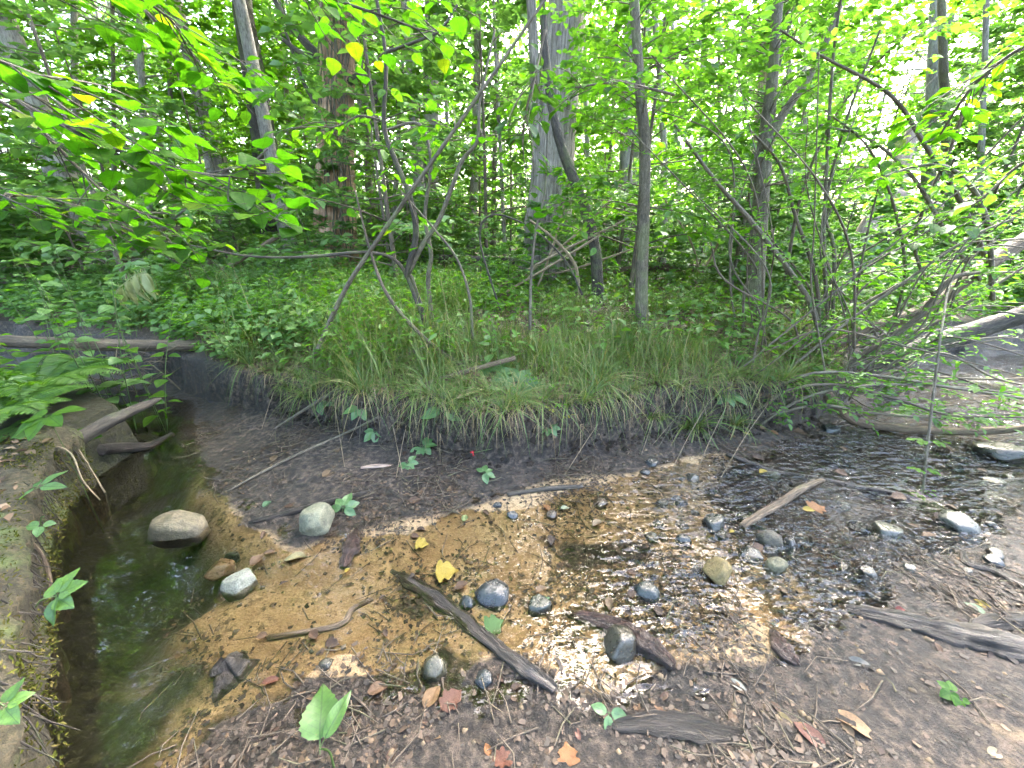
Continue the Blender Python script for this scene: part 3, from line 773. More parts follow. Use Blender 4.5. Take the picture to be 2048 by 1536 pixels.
for k, (u, v, w, Y) in enumerate([(740, 520, 14, 13), (785, 515, 11, 12), (905, 515, 10, 15), (985, 520, 12, 14), (1010, 518, 8, 11), (1180, 520, 12, 15), (1210, 522, 9, 12), (1360, 525, 10, 13), (1400, 530, 14, 14), (1440, 530, 9, 11),
                                   (1580, 540, 12, 13), (1610, 545, 9, 10), (1900, 545, 18, 12), (1955, 540, 12, 10), (300, 520, 14, 11), (350, 525, 10, 10), (590, 520, 12, 13), (160, 520, 14, 12), (230, 515, 9, 11), (1850, 540, 26, 13)]):
    lean = random.uniform(-22, 22); q_ = atY(u, v, Y)
    trunk('pole_tree', 'thin bare pole like trunk ' + whereabouts(q_.x, q_.y), [(u, v, w), (u + lean * .4, 340, w * .85), (u + lean, 120, w * .75), (u + lean * 1.3, -30, w * .7)], B['pale'] if k % 3 else B['twig'], Y, 9, 8, 26, group='thin far poles')
# the wood beyond, too far to count
mb = MB(); n = 60000
a = np.radians(rng.uniform(-72, 72, n)); d = rng.uniform(30, 58, n); hgt = 17 * rng.random(n) ** 1.3
gap = sst(3, 1.5, np.abs(np.degrees(a) - 38)) * (hgt > 2.2)
keep = (fbm(a * 22, hgt * .45, 3, 61) + .42 - .02 * hgt > 0) & (gap < .5); a, d, hgt = a[keep], d[keep], hgt[keep]
x, y = d * np.sin(a), d * np.cos(a); z = land(x, y)[0] + hgt; n = len(x)
scatter(mb, K_OV, np.stack([x, y, z], -1), rng.normal(0, 1, (n, 3)) * np.array([1, 1, .4]), np.array([0, -.3, 1.]) + rng.normal(0, .5, (n, 3)), rng.uniform(.35, .8, n))
tag(mb.build('far_woods', G['mint'], None, False), 'pale mass of leaves of the far woods', 'woods', None, 'stuff')  # pale cool leaf colour stands in for sky sheen on distant leaves

# ================================================================== WALL, LOGS, CANES
wl_ = WALL[:6]
wp = smoothpath([(Vector((x, y, .0)), .1) for x, y in WALL], 240)[:, :2]
tan = np.gradient(wp, axis=0); tan /= np.linalg.norm(tan, axis=1)[:, None]
nrm = np.stack([-tan[:, 1], tan[:, 0]], -1)      # away from the water
prof = [(-.01, -.35), (-.015, -.1), (.0, .1), (-.02, .24), (-.045, .33), (-.05, .365), (-.03, .385), (.03, .395), (.10, .39), (.18, .395), (.27, .39), (.33, .38), (.36, .2)]
Vw = []
for k in range(len(wp)):
    for (o_, z_) in prof:
        q = wp[k] + nrm[k] * o_
        jx = .035 * mnoise.noise(Vector((q[0] * 6, q[1] * 6, z_ * 6))) + .016 * mnoise.noise(Vector((q[0] * 22, q[1] * 22, z_ * 22))) + .008 * mnoise.noise(Vector((q[0] * 60, q[1] * 60, z_ * 60)))
        Vw.append((q[0] + nrm[k][0] * jx, q[1] + nrm[k][1] * jx, z_ + jx * (1.2 if z_ > .3 else 0)))
m_ = len(prof); Qw = [(i * m_ + j, (i + 1) * m_ + j, (i + 1) * m_ + j + 1, i * m_ + j + 1) for i in range(len(wp) - 1) for j in range(m_ - 1)]
tag(link('retaining_wall', mesh_np('retaining_wall', np.array(Vw), Qw, None, True), B['wall']), 'old moss covered concrete wall holding the bank beside the pool', 'wall')

def stick(name, label, pts, mat, cat='stick', group=None, seg=8, rough=.15, n=None, flat=1., on_ground=True, freq=8., lift=.5, ridge=None, jag=0):
    """pts (u, v, width px[, Y]); on the ground unless Y is given"""
    L = []
    for q in pts:
        p = atY(q[0], q[1], q[3]) if len(q) > 3 else gp(q[0], q[1])
        r = q[2] * pxm(p) * .5
        if len(q) == 3: p = Vector((p.x, p.y, max(p.z, -.03) + r * lift))
        L.append((p, r))
    b = L[0][0]
    mb = MB(); path = smoothpath(L, n or max(12, 7 * len(L))); path[:, :3] -= np.array(b)[None]
    if jag:
        kk = np.linspace(0, 9, len(path)); path[:, 3] *= 1 + jag * fbm(kk * .9 + b.x * 9, kk * 0 + 5, 2, 19) * 1.3; path[:, 0] += path[:, 3] * .35 * fbm(kk * 1.3 + 40, kk * 0 + b.y * 7, 2, 23)
    mb.tube(path, seg, rough, freq, flat, ridge=ridge)
    o = link(name, mb.mesh(name), mat, None, b)
    return tag(o, label, cat, group)
def splintered(amp, s):
    def f(th, L):
        return 1 + amp * ((fbm(np.cos(th) * 3.2 + 20 + s, np.sin(th) * 3.2 + L * .8 + s, 4, s) + .35 * fbm(th * 0 + L * 14, th * 1.5 + s, 2, s)) * 1.3)
    return f
stick('fallen_log', 'weathered straight log lying across the stream below the bright undergrowth', [(-60, 672, 24, 3.7), (0, 680, 25, 3.7), (100, 686, 25, 3.7), (220, 690, 24, 3.72), (330, 691, 22, 3.74), (450, 693, 18, 3.76)], B['log'], 'log', seg=12, rough=.12, n=60)
stick('fallen_log', 'dark mossy log slanting up out of the stream under the canes', [(1690, 758, 34, 3.9), (1740, 735, 36, 3.9), (1850, 692, 35, 3.85), (1960, 657, 34, 3.8), (2080, 618, 36, 3.7)], B['dark'], 'log', seg=14, rough=.12, n=50)
stick('fallen_log', 'long brown log leaning from the bank up towards the tangled canes', [(1600, 735, 14, 3.5), (1700, 672, 19, 3.6), (1840, 622, 24, 3.7), (1950, 545, 27, 3.8), (2090, 455, 29, 3.9)], B['log'], 'log', seg=12, rough=.12, n=60)
stick('fallen_branch', 'long smooth branch hanging low across the riffle under the canes', [(1655, 790, 20, 3.0), (1700, 835, 18, 2.9), (1760, 852, 16, 2.85), (1880, 862, 15, 2.8), (1980, 862, 15, 2.75), (2090, 850, 14, 2.7)], B['log'], 'branch', seg=9, n=50)
stick('rotting_log', 'grey split log end sloping into the pool beside the wall', [(60, 990, 20, 1.75), (100, 918, 28, 1.95), (165, 872, 27, 2.15), (240, 832, 22, 2.35), (300, 806, 12, 2.55), (322, 797, 3, 2.62)], B['dark'], 'log', seg=14, rough=.2, n=50, ridge=splintered(.2, 4))
stick('sunken_branch', 'dark branch lying half under the water of the pool', [(200, 905, 26), (245, 900, 22), (300, 895, 18), (350, 885, 12)], B['drift'], 'branch', rough=.2)
# the cane thicket
random.seed(21)
def cane_clump(base_uvY, arcs, name, label):
    b = atY(*base_uvY); root = Vector((b.x, b.y, H(b.x, b.y)))
    e = thing(name, root, label, 'shrub')
    lf = MB(); P_, L_, N_ = [], [], []
    for arc in arcs:
        pr = .40 if arc[0][2] >= 5 else .13
        pts = [(atY(u, v, Y), w * pxm(atY(u, v, Y)) * .5) for u, v, w, Y in arc]
        path = smoothpath(pts, 9 * len(pts)); mb = MB(); mb.tube(path, 6, .08); mb.build('cane', B['twig'] if random.random() < .6 else B['brown'], e)
        for k in range(3, len(path)):
            for rep in range(2):
                if random.random() < pr:
                    p = Vector(path[k][:3]); d = Vector(path[k][:3]) - Vector(path[k - 1][:3]); d.normalize()
                    s = d.cross(UP).normalized() * random.choice((-1, 1))
                    ln = random.uniform(.08, .20)
                    q0 = p; dd = (d * .4 + s + rv(.4)).normalized()
                    for i in range(5):                # a small compound leaf
                        q = q0 + dd * ln * (.3 + .17 * i)
                        sd = s.cross(dd).cross(dd) * (1 if i % 2 else -1) if i < 4 else dd
                        P_.append(q); L_.append(dd * .6 + Vector((dd.y, -dd.x, 0)) * (1 if i % 2 else -1) * (0 if i == 4 else 1) + rv(.15)); N_.append(UP + rv(.3))
    if P_:
        scatter(lf, K_OV, np.array(P_), np.array(L_), np.array(N_), rng.uniform(.035, .07, len(P_)))
        o = lf.build('foliage', G['under'], e, False); o['kind'] = 'stuff'
    return e
arcs = [[(1652, 705, 9, 3.45), (1622, 610, 10, 3.45), (1570, 530, 10, 3.4), (1500, 440, 9, 3.35), (1430, 360, 7, 3.3), (1350, 250, 5, 3.2)],
        [(1640, 700, 7, 3.5), (1632, 560, 7, 3.5), (1590, 430, 6, 3.5), (1560, 330, 5, 3.45), (1500, 260, 4, 3.4)],
        [(1655, 640, 6, 3.6), (1648, 480, 6, 3.6), (1655, 300, 6, 3.6), (1668, 100, 5, 3.55), (1690, -50, 4, 3.5)],
        [(1665, 650, 6, 3.7), (1668, 500, 7, 3.7), (1650, 420, 6, 3.7), (1690, 250, 5, 3.6), (1760, 60, 4, 3.5)],
        [(1560, 740, 5, 3.4), (1640, 660, 6, 3.4), (1760, 590, 6, 3.4), (1830, 560, 6, 3.4), (2000, 545, 5, 3.4), (2080, 550, 4, 3.4)],
        [(1520, 790, 6, 3.1), (1600, 720, 6, 3.15), (1700, 640, 6, 3.2), (1800, 570, 6, 3.2), (1950, 470, 5, 3.2), (2080, 420, 4, 3.2)],
        [(1500, 810, 6, 2.95), (1560, 770, 7, 2.95), (1640, 745, 7, 2.9), (1760, 752, 6, 2.8), (1900, 775, 6, 2.7), (2070, 800, 5, 2.6)],
        [(1500, 830, 5, 2.9), (1580, 780, 6, 2.85), (1680, 770, 6, 2.8), (1800, 800, 5, 2.7), (1900, 830, 5, 2.6), (2060, 835, 4, 2.5)],
        [(1520, 850, 5, 2.9), (1600, 800, 6, 2.85), (1700, 775, 6, 2.8), (1850, 770, 5, 2.75), (2060, 790, 4, 2.7)],
        [(1540, 830, 6, 2.9), (1640, 810, 6, 2.85), (1740, 826, 6, 2.8), (1900, 836, 5, 2.75), (2060, 825, 4, 2.7)],
        [(1650, 760, 9, 3.2), (1740, 700, 11, 3.2), (1830, 640, 11, 3.2), (1900, 560, 10, 3.2), (1960, 545, 8, 3.2)],
        [(1690, 760, 6, 3.3), (1800, 690, 7, 3.3), (1960, 590, 6, 3.25), (2070, 520, 5, 3.2)],
        [(1600, 720, 4, 3.4), (1580, 640, 4, 3.4), (1450, 560, 4, 3.3), (1420, 480, 3, 3.3)],
        [(1570, 560, 6, 4.2), (1600, 400, 6, 4.1), (1660, 250, 5, 4.0), (1750, 130, 5, 3.9), (1850, 40, 4, 3.8)],
        [(1990, 560, 9, 3.7), (1930, 420, 9, 3.6), (1850, 290, 8, 3.5), (1780, 190, 7, 3.4), (1640, 110, 5, 3.3), (1560, 60, 4, 3.2)],
        [(1960, 560, 7, 3.7), (1900, 480, 8, 3.7), (1830, 360, 7, 3.6), (1740, 280, 6, 3.6), (1640, 250, 4, 3.5)],
        [(1985, 600, 9, 3.6), (1975, 450, 9, 3.5), (1930, 360, 8, 3.5), (1850, 330, 6, 3.5), (1700, 380, 4, 3.5)],
        [(1870, 600, 6, 3.8), (1830, 480, 6, 3.8), (1900, 300, 6, 3.7), (1960, 150, 5, 3.6), (2060, 60, 4, 3.5)],
        [(1860, 560, 6, 3.5), (1960, 470, 6, 3.5), (2060, 390, 5, 3.4)],
        [(1700, 520, 4, 4.0), (1780, 470, 4, 3.9), (1900, 380, 4, 3.8), (2060, 220, 3, 3.6)],
        [(1790, 640, 5, 3.6), (1810, 540, 5, 3.6), (1790, 420, 5, 3.6), (1740, 300, 4, 3.5), (1650, 220, 3, 3.5)]]
rc = random.Random(77)
for k in range(44):                              # thinner whips of the same thicket
    u0, v0, y0 = rc.uniform(1480, 1760), rc.uniform(690, 830), rc.uniform(2.9, 3.9)
    if k % 3 == 0:  a_ = [(u0 + rc.uniform(60, 160), v0 - rc.uniform(60, 160)), (u0 + rc.uniform(180, 330), v0 - rc.uniform(120, 330)), (u0 + rc.uniform(380, 600), v0 - rc.uniform(150, 520))]
    elif k % 3 == 1: a_ = [(u0 + rc.uniform(-30, 40), v0 - rc.uniform(100, 200)), (u0 + rc.uniform(-120, 80), v0 - rc.uniform(250, 420)), (u0 + rc.uniform(-260, 200), v0 - rc.uniform(430, 680))]
    else: a_ = [(u0 + rc.uniform(80, 150), v0 - rc.uniform(20, 70)), (u0 + rc.uniform(200, 320), v0 - rc.uniform(0, 90)), (u0 + rc.uniform(400, 560), v0 + rc.uniform(-80, 60))]
    w = rc.uniform(2.5, 4.5)
    arcs.append([(u0, v0, w, y0), (*a_[0], w, y0 - .05), (*a_[1], w * .8, y0 - rc.uniform(0, .3)), (*a_[2], w * .5, y0 - rc.uniform(.1, .6))])
cane_clump((1650, 740, 3.4), arcs, 'cane_shrub', 'tangled thicket of long arching canes leaning over the riffle')
# hanging cane with rounded leaflets
hp = [(1905, 556, 5, 3.15), (1894, 590, 5, 2.8), (1888, 630, 6, 2.55), (1880, 680, 6, 2.4), (1868, 780, 7, 2.3), (1855, 890, 7, 2.15), (1846, 980, 6, 2.05), (1835, 1030, 5, 2.0), (1812, 1100, 4, 1.95), (1800, 1135, 3, 1.92)]
b = atY(1885, 600, 2.5); e = thing('hanging_cane', b, 'pale hanging cane with bunches of small oval leaflets above the riffle', 'branch')
hc = smoothpath([(atY(u, v, Y), w * pxm(atY(u, v, Y)) * .34) for u, v, w, Y in hp], 76); mb = MB(); mb.tube(hc, 6, .1); mb.build('cane', B['twig'], e)
LF = dict(oval=fine_leaf('leaf', .30), broad=fine_leaf('leaf', .43, .72, 1.6, 0, .03, .16), long=fine_leaf('leaf', .20, .8, 1.5, 0, 0, .2), round=fine_leaf('leaf', .40, .75, 1.2, 0, 0, .1),
          tooth=fine_leaf('leaf', .36, .7, 1.8, 0, .06, .18, .16, 16), oak=fine_leaf('leaf', .34, .8, 1.2, 3.4, 0, .1, .2, 16), lance=fine_leaf('leaf', .15, .85, 1.4, 0, 0, .25),
          maple=fine_leaf('leaf', .50, .62, 1.6, 2.4, .05, .12, .1, 16))
for k, mt in (('oval', 'herb'), ('broad', 'broad'), ('long', 'herb'), ('round', 'mint'), ('tooth', 'herb'), ('lance', 'herb')): LF[k].materials.append(GV[mt])
for k in ('oak', 'maple'): LF[k].materials.append(DEAD)
def compound(e, p, d, n, ln, size, me, mat=None, droop=.0):
    d = d.normalized(); s = d.cross(UP).normalized()
    for i in range(n):
        t = (i // 2 + 1) / ((n + 1) // 2)
        q = p + d * ln * t
        o = leaf_obj(me, q, (d * .45 + s * (1 if i % 2 else -1)) + UP * -.15 + rv(.1) if i < n - 1 else d, UP + rv(.22), size * random.uniform(.8, 1.15), e)
        if mat: o.material_slots[0].link = 'OBJECT'; o.material_slots[0].material = mat
for k, sz in ((16, .035), (23, .05), (29, .05), (35, .045), (41, .05), (46, .05), (51, .045), (55, .06), (58, .065), (61, .06)):
    p = Vector(hc[k][:3])
    for sg in (1, -1):
        compound(e, p, Vector((sg, random.uniform(-.4, .2), random.uniform(-.1, .3))), 5, sz * 1.6, sz, LF['oval'], GV['lime'])

# ================================================================== STONES
random.seed(3)
def stone_mesh(seed, angular, sq):
    import bmesh
    bm = bmesh.new(); bmesh.ops.create_icosphere(bm, subdivisions=4, radius=1)
    rr = random.Random(seed)
    planes = []
    for k in range(int(10 * angular) + 2):
        n = Vector((rr.gauss(0, 1), rr.gauss(0, 1), rr.gauss(0, .8))).normalized(); planes.append((n, rr.uniform(.58, .9)))
    for v in bm.verts:
        c = v.co.normalized(); r = 1 + .16 * mnoise.noise(c * 1.3 + Vector((seed * 3.1, 0, 0))) + .05 * mnoise.noise(c * 4 + Vector((0, seed, 0)))
        for n, d in planes:
            k = c.dot(n)
            if k > 1e-3: r = min(r, d / k + .12 * max(0, r - d / k))
        v.co = c * r * (1 + .022 * mnoise.noise(c * 11 + Vector((0, 0, seed))))
    for f in bm.faces: f.smooth = True
    me = bpy.data.meshes.new('stone'); bm.to_mesh(me); bm.free()
    return me
SM = [stone_mesh(k, a, 1) for k, a in enumerate((.4, .8, 1.1, 1.5, .9, .3, 1.3, .8))]
def stone(u, v, w, h, col, label, wet=True, m=0, sink=.43, rz=None, group=None, name='stone'):
    """u, v: centre of the stone in the picture; w, h its size in px"""
    p = gp(u, v + h * .33); s = pxm(p) * w * .5
    me = SM[m % len(SM)]
    o = bpy.data.objects.new(name, me); COL.objects.link(o)
    if not me.materials: me.materials.append(STONE)
    o.material_slots[0].link = 'OBJECT'; o.material_slots[0].material = WETSTONE if wet else STONE
    s *= 1.06; hz = s * min(1.0, h / w * 1.1); o.scale = (s, s * .9, hz)
    d = Vector((p.x, p.y, 0)).normalized() * s * .5
    o.location = (p.x + d.x, p.y + d.y, max(p.z, -.05) + hz * (1 - 2 * sink))
    o.rotation_euler = (random.uniform(-.2, .2), random.uniform(-.2, .2), random.uniform(0, .5) if rz is None else rz)
    o.color = (*col, 1)
    return tag(o, label, 'stone', group)
DK, GR, TN = (.035, .042, .045), (.10, .105, .09), (.24, .19, .12)
stone(639, 1047, 68, 58, (.30, .30, .21), 'rounded pale speckled stone on the edge of the grey mud', False, 5, .2)
stone(386, 1100, 100, 62, (.24, .20, .13), 'broad flat topped tan stone standing in the pool', False, 1, .25)
stone(470, 1118, 32, 32, DK, 'small dark pointed stone beside the broad tan one', True, 3)
stone(490, 1175, 64, 50, (.34, .35, .29), 'pale greenish white stone at the edge of the sand', False, 7, .25, .6)
stone(452, 1162, 52, 26, (.28, .18, .10), 'smooth brown stone under the water behind the pale greenish one', True, 0, .45)
stone(988, 1195, 76, 50, (.035, .041, .048), 'wet bluish black angular stone below the big yellow leaf', True, 2)
stone(1078, 1215, 58, 42, (.04, .05, .04), 'dark green wet stone holding a green leaf', True, 3)
stone(935, 1212, 40, 26, DK, 'low dark stone touching the long driftwood', True, 6, .4)
stone(1292, 1187, 54, 38, (.03, .04, .04), 'black wet stone alone on the sand by the riffle', True, 2)
stone(1430, 1150, 60, 50, (.30, .23, .10), 'yellowish knobbly stone in the fast shallow water', False, 4, .25)
stone(1547, 1130, 48, 42, (.20, .19, .12), 'olive grey stone next to the yellowish one', False, 1)
stone(1500, 1116, 52, 32, (.05, .055, .05), 'dark flat stone between the olive one and the long branch', True, 6)
stone(1532, 1080, 52, 46, (.11, .10, .075), 'angular grey brown stone at the end of the branch', False, 2)
stone(1577, 1090, 34, 30, (.05, .05, .055), 'round dark stone beside the angular grey brown one', True, 0)
stone(1607, 1093, 28, 18, DK, 'small black stone at the end of the row in the riffle', True, 3)
stone(1424, 1050, 52, 40, (.06, .065, .06), 'dark ridged stone at the foot of the long branch', True, 3, .3, .8)
stone(1364, 1082, 34, 28, DK, 'small shiny black stone in the white water', True, 2)
stone(1487, 1037, 42, 24, DK, 'low black stone under the branch in the riffle', True, 1)
stone(1766, 1062, 66, 44, (.08, .08, .06), 'grey black stone with a pale top near the oval leaflets', True, 3)
stone(1718, 1058, 42, 22, DK, 'flat dark stone touching the grey black one', True, 0, .4)
stone(1912, 1047, 66, 36, (.11, .11, .09), 'smooth grey stone below the hanging cane', True, 5)
stone(1542, 950, 34, 26, (.16, .18, .12), 'small mossy green stone behind the branch', False, 5)
stone(1468, 945, 24, 14, (.07, .08, .08), 'small slate coloured stone near the thin pale stick', True, 1)
stone(872, 1335, 52, 64, (.07, .065, .035), 'olive brown wet stone lying lengthwise in the shallow water', True, 5, .4, 1.5)
stone(1240, 1298, 74, 56, (.07, .065, .05), 'large wet stone tucked under the reddish driftwood', True, 0, .35)
stone(970, 1366, 44, 28, DK, 'black stone at the edge of the near mud', True, 6, .4)
stone(2005, 912, 110, 36, (.035, .035, .025), 'large dark boulder lying low in the far riffle', True, 1, .25, 0)
stone(1912, 920, 46, 20, DK, 'dark wet stone beside the large boulder', True, 3)
stone(1025, 1032, 26, 14, (.05, .06, .07), 'small bluish pebble on the sand bar', True, 2)
stone(995, 1011, 20, 14, (.05, .06, .07), 'tiny blue grey pebble by the short black stick', True, 3)
stone(1103, 1032, 26, 18, (.13, .10, .08), 'small brown pebble in the middle of the sand bar', True, 5)
stone(1385, 957, 30, 14, (.08, .08, .07), 'low grey pebble in the rusty shallows', True, 0)
stone(1360, 1006, 28, 14, DK, 'dark pebble at the edge of the white water', True, 1)
stone(1690, 930, 40, 16, DK, 'dark stone breaking the green reflecting riffle', True, 3)
stone(1740, 985, 40, 16, DK, 'black stone beside the thin sunken branch', True, 6)
stone(1985, 965, 50, 18, (.06, .06, .05), 'flat stone in the stream in front of the boulder', True, 1)
stone(1200, 1010, 34, 16, (.10, .075, .05), 'rusty brown stone on the sand bar beside the white water', True, 4)
stone(655, 1330, 30, 18, (.05, .045, .03), 'small dark pebble on the rippled sand', True, 2)
stone(1660, 858, 40, 18, DK, 'black stone at the foot of the cane thicket', True, 3)
stone(1290, 945, 22, 12, (.05, .05, .045), 'tiny dark pebble at the foot of the muddy bank', True, 2)
for k in range(46):
    u, v = random.uniform(1300, 2040), random.uniform(890, 1150)
    w = random.uniform(14, 34)
    stone(u, v, w, w * .55, random.choice((DK, GR, (.06, .055, .045), (.09, .08, .06))), 'small dark wet stone scattered in the riffle', True, k, .35, random.uniform(0, 6), 'small wet stones in the riffle')

# ================================================================== DRIFTWOOD AND STICKS
stick('driftwood', 'long dark splintered driftwood lying across the sand with an orange broken patch', [(783, 1142, 10), (825, 1166, 22), (880, 1205, 31), (940, 1255, 32), (1000, 1303, 33), (1060, 1345, 32), (1112, 1382, 24)], B['drift'], 'driftwood', lift=.12, seg=18, rough=.2, n=90, ridge=splintered(.42, 3), jag=.22, flat=.8)
stick('driftwood', 'reddish black driftwood arching over the large wet stone', [(1125, 1228, 10), (1180, 1242, 26), (1240, 1265, 36), (1295, 1300, 38), (1345, 1338, 26)], B['rust'], 'driftwood', seg=18, rough=.2, n=80, ridge=splintered(.42, 7), jag=.22, lift=.7, flat=.85)
stick('driftwood', 'thick grey driftwood log half buried in the near mud', [(1690, 1218, 14), (1760, 1232, 30), (1850, 1255, 46), (1950, 1280, 56), (2070, 1310, 60)], B['drift'], 'driftwood', lift=.12, seg=20, rough=.16, n=80, ridge=splintered(.4, 9), jag=.2, flat=.75)
stick('driftwood', 'upper fork of dark wood lying behind the thick grey driftwood', [(1930, 1262, 10), (1980, 1248, 30), (2030, 1246, 34), (2090, 1248, 34)], B['drift'], 'driftwood', lift=.12, seg=14, rough=.2, n=40, ridge=splintered(.42, 11), jag=.22, flat=.8)
stick('driftwood', 'jagged stump of broken wood standing in the sandy shallows', [(432, 1405, 14), (440, 1385, 34), (455, 1355, 46), (475, 1325, 44), (492, 1305, 14)], B['drift'], 'driftwood', lift=.12, seg=16, rough=.3, n=50, ridge=splintered(.5, 13), jag=.35, flat=.8)
stick('stick', 'bent pale stick lying on the orange sand', [(537, 1278, 12), (600, 1268, 12), (660, 1258, 13), (692, 1245, 14), (705, 1222, 13), (745, 1200, 10)], B['log'], rough=.12)
stick('driftwood', 'short slab of bark standing on the mud below the rounded pale stone', [(690, 1140, 22), (698, 1112, 26), (706, 1080, 24), (712, 1062, 10)], B['rust'], 'driftwood', seg=12, ridge=splintered(.42, 5), jag=.22, flat=.5)
stick('branch', 'forked grey branch reaching out of the riffle', [(1480, 1064, 14), (1510, 1045, 16), (1560, 1018, 16), (1600, 992, 14), (1640, 976, 9)], B['log'], 'branch', lift=1.4, rough=.14)
stick('branch', 'thin pale stick running into the dark sunken branch', [(1452, 912, 8), (1500, 930, 9), (1545, 952, 10), (1610, 968, 9), (1700, 985, 10), (1790, 1002, 12), (1850, 1015, 8)], B['drift'], 'branch', lift=1.2)
stick('branch', 'straight dark branch lying in the far riffle', [(1870, 990, 6), (1930, 975, 10), (1990, 968, 9), (2070, 960, 8)], B['drift'], 'branch', lift=1.)
stick('stick', 'short black stick at the top of the sand bar', [(1015, 992, 8), (1060, 985, 9), (1110, 980, 10), (1165, 975, 7)], B['dark'], lift=1)
stick('bark_slab', 'long low slab of wet bark sunk in the near mud', [(1225, 1452, 20), (1290, 1446, 38), (1370, 1452, 46), (1450, 1468, 36), (1515, 1478, 22)], B['drift'], 'bark', lift=.1, seg=16, rough=.15, n=50, flat=.4, ridge=splintered(.4, 15), jag=.22)
stick('driftwood', 'short dark chunk of wood in the thin film of water', [(1548, 1268, 18), (1560, 1292, 30), (1578, 1315, 28), (1595, 1332, 12)], B['rust'], 'driftwood', seg=14, ridge=splintered(.42, 17), jag=.22, flat=.8)
stick('root', 'brown root curving over the mud near the frame edge', [(1925, 1105, 8), (1935, 1130, 14), (1985, 1145, 15), (2070, 1185, 16)], B['drift'], 'root', rough=.15)
stick('stick', 'long black twig lying on the grey mud above the rounded stone', [(500, 1046, 9), (570, 1030, 12), (650, 1008, 11), (740, 985, 8)], B['drift'])
stick('bark_slab', 'flat tan strip of bark on the mud below the bank', [(722, 937, 6), (745, 935, 13), (765, 934, 13), (782, 932, 5)], B['pink'], 'bark', flat=.4)
stick('stick', 'slim dark twig slanting down the muddy slope', [(455, 985, 4), (520, 950, 6), (600, 910, 6), (690, 870, 5), (760, 835, 4)], B['twig'], lift=1.2)
stick('branch', 'thin bare branch leaning down the bank into the sedge', [(545, 860, 4, 2.75), (640, 800, 7, 2.85), (720, 752, 9, 2.95), (790, 722, 9, 3.05), (858, 690, 8, 3.1)], B['twig'], 'branch')
stick('branch', 'stout twig lying along the top of the bank among sedge', [(800, 790, 8, 2.72), (870, 762, 10, 2.74), (950, 738, 11, 2.78), (1030, 716, 10, 2.85)], B['log'], 'branch')
stick('branch', 'forked dark twig crossing the sedge from the shrub', [(710, 380, 3, 3.2), (740, 500, 5, 3.2), (775, 590, 7, 3.15), (840, 668, 8, 3.1), (900, 715, 8, 3.0), (930, 735, 6, 2.95)], B['brown'], 'branch')
stick('log', 'dark rotten log lying on the forest floor between the two thick trunks', [(790, 522, 14, 8.6), (870, 518, 16, 8.6), (960, 520, 15, 8.6), (1050, 523, 12, 8.6)], B['dark'], 'log')
stick('log', 'brown fallen log on the forest floor beyond the saplings', [(1200, 545, 12, 7.5), (1320, 535, 16, 7.6), (1440, 540, 14, 7.7), (1500, 548, 10, 7.8)], B['log'], 'log')
for i, (q) in enumerate([[(560, 470, 9, 7.), (440, 545, 10, 7.), (330, 620, 10, 7.)], [(340, 450, 7, 7.5), (250, 510, 8, 7.5), (180, 580, 8, 7.5)], [(360, 455, 8, 7.2), (285, 500, 8, 7.2), (225, 540, 8, 7.2)]]):
    stick('leaning_pole', ['bare pole leaning in the dark hollow behind the undergrowth, the thickest', 'bare pole leaning in the dark hollow, the farthest of three', 'bare pole leaning in the dark hollow, the shortest of three'][i], q, B['log'], 'pole')
for q in ([(1040, 560, 4, 5.8), (1150, 470, 4, 5.8), (1230, 390, 3, 5.8)], [(1000, 590, 5, 5.2), (1120, 520, 5, 5.3), (1200, 470, 4, 5.4)], [(1075, 575, 4, 5.5), (1110, 480, 4, 5.5), (1130, 400, 3, 5.5)], [(980, 585, 5, 5.4), (1090, 520, 5, 5.4), (1250, 440, 4, 5.4)],
          [(1050, 555, 4, 6.), (1140, 540, 4, 6.), (1260, 500, 4, 6.)], [(1160, 590, 5, 5.), (1150, 530, 6, 5.), (1110, 480, 5, 5.), (1060, 440, 4, 5.)], [(1400, 545, 5, 6.4), (1380, 480, 4, 6.4), (1330, 400, 4, 6.4)], [(1405, 545, 5, 6.4), (1440, 480, 4, 6.4), (1470, 410, 4, 6.4)]):
    stick('dead_branch', 'thin bleached dead stem leaning in front of the thick pale trunk', q, B['straw'], 'branch', 'bleached dead stems')

# ================================================================== GROUND LITTER, SEDGE, HERBS
def spread_on(n, test, box, margin=1.0):
    x = rng.uniform(box[0], box[1], n * 6); y = rng.uniform(box[2], box[3], n * 6)
    z, s, l, m, w = land(x, y)
    ok = test(x, y, z, s, l, m, w) > rng.random(len(x))
    x, y, z = x[ok][:n], y[ok][:n], z[ok][:n]
    return np.stack([x, y, z], -1)
def chip_tpl():
    return np.array([(-.3, 0, 0), (.25, .1, .06), (.35, .7, .0), (-.1, 1, .08)]), np.array([(0, 1, 2, 3)])
def lay(mb, P, tpl, smin, smax, tilt=.35, lift=.003):
    n = len(P); a = rng.uniform(0, 6.28, n)
    L = np.stack([np.cos(a), np.sin(a), rng.normal(0, tilt * .4, n)], -1)
    N = np.array([0, 0, 1.])[None] + rng.normal(0, tilt, (n, 3))
    S = smin + (smax - smin) * rng.random(n) ** 2.2
    scatter(mb, tpl, P + np.array([0, 0, lift])[None], L, N, S)
flats = lambda x, y, z, s, l, m, w: (l < .3) * (m < .35) * (z < .2) * np.clip(.25 + fbm(x * 2.4, y * 2.4, 3, 91) * 1.6, .05, 1)
mb = MB(); P = spread_on(30000, flats, (-2.6, 3.4, .45, 3.3)); P[:, 2] = np.maximum(P[:, 2], -.02); lay(mb, P, chip_tpl(), .004, .030, .22)
o = mb.build('debris', litter_mat('dark wet chips', [(0, (.012, .009, .007)), (.5, (.03, .021, .015)), (.85, (.06, .038, .024)), (1, (.11, .07, .042))], .6, .3), None, False)
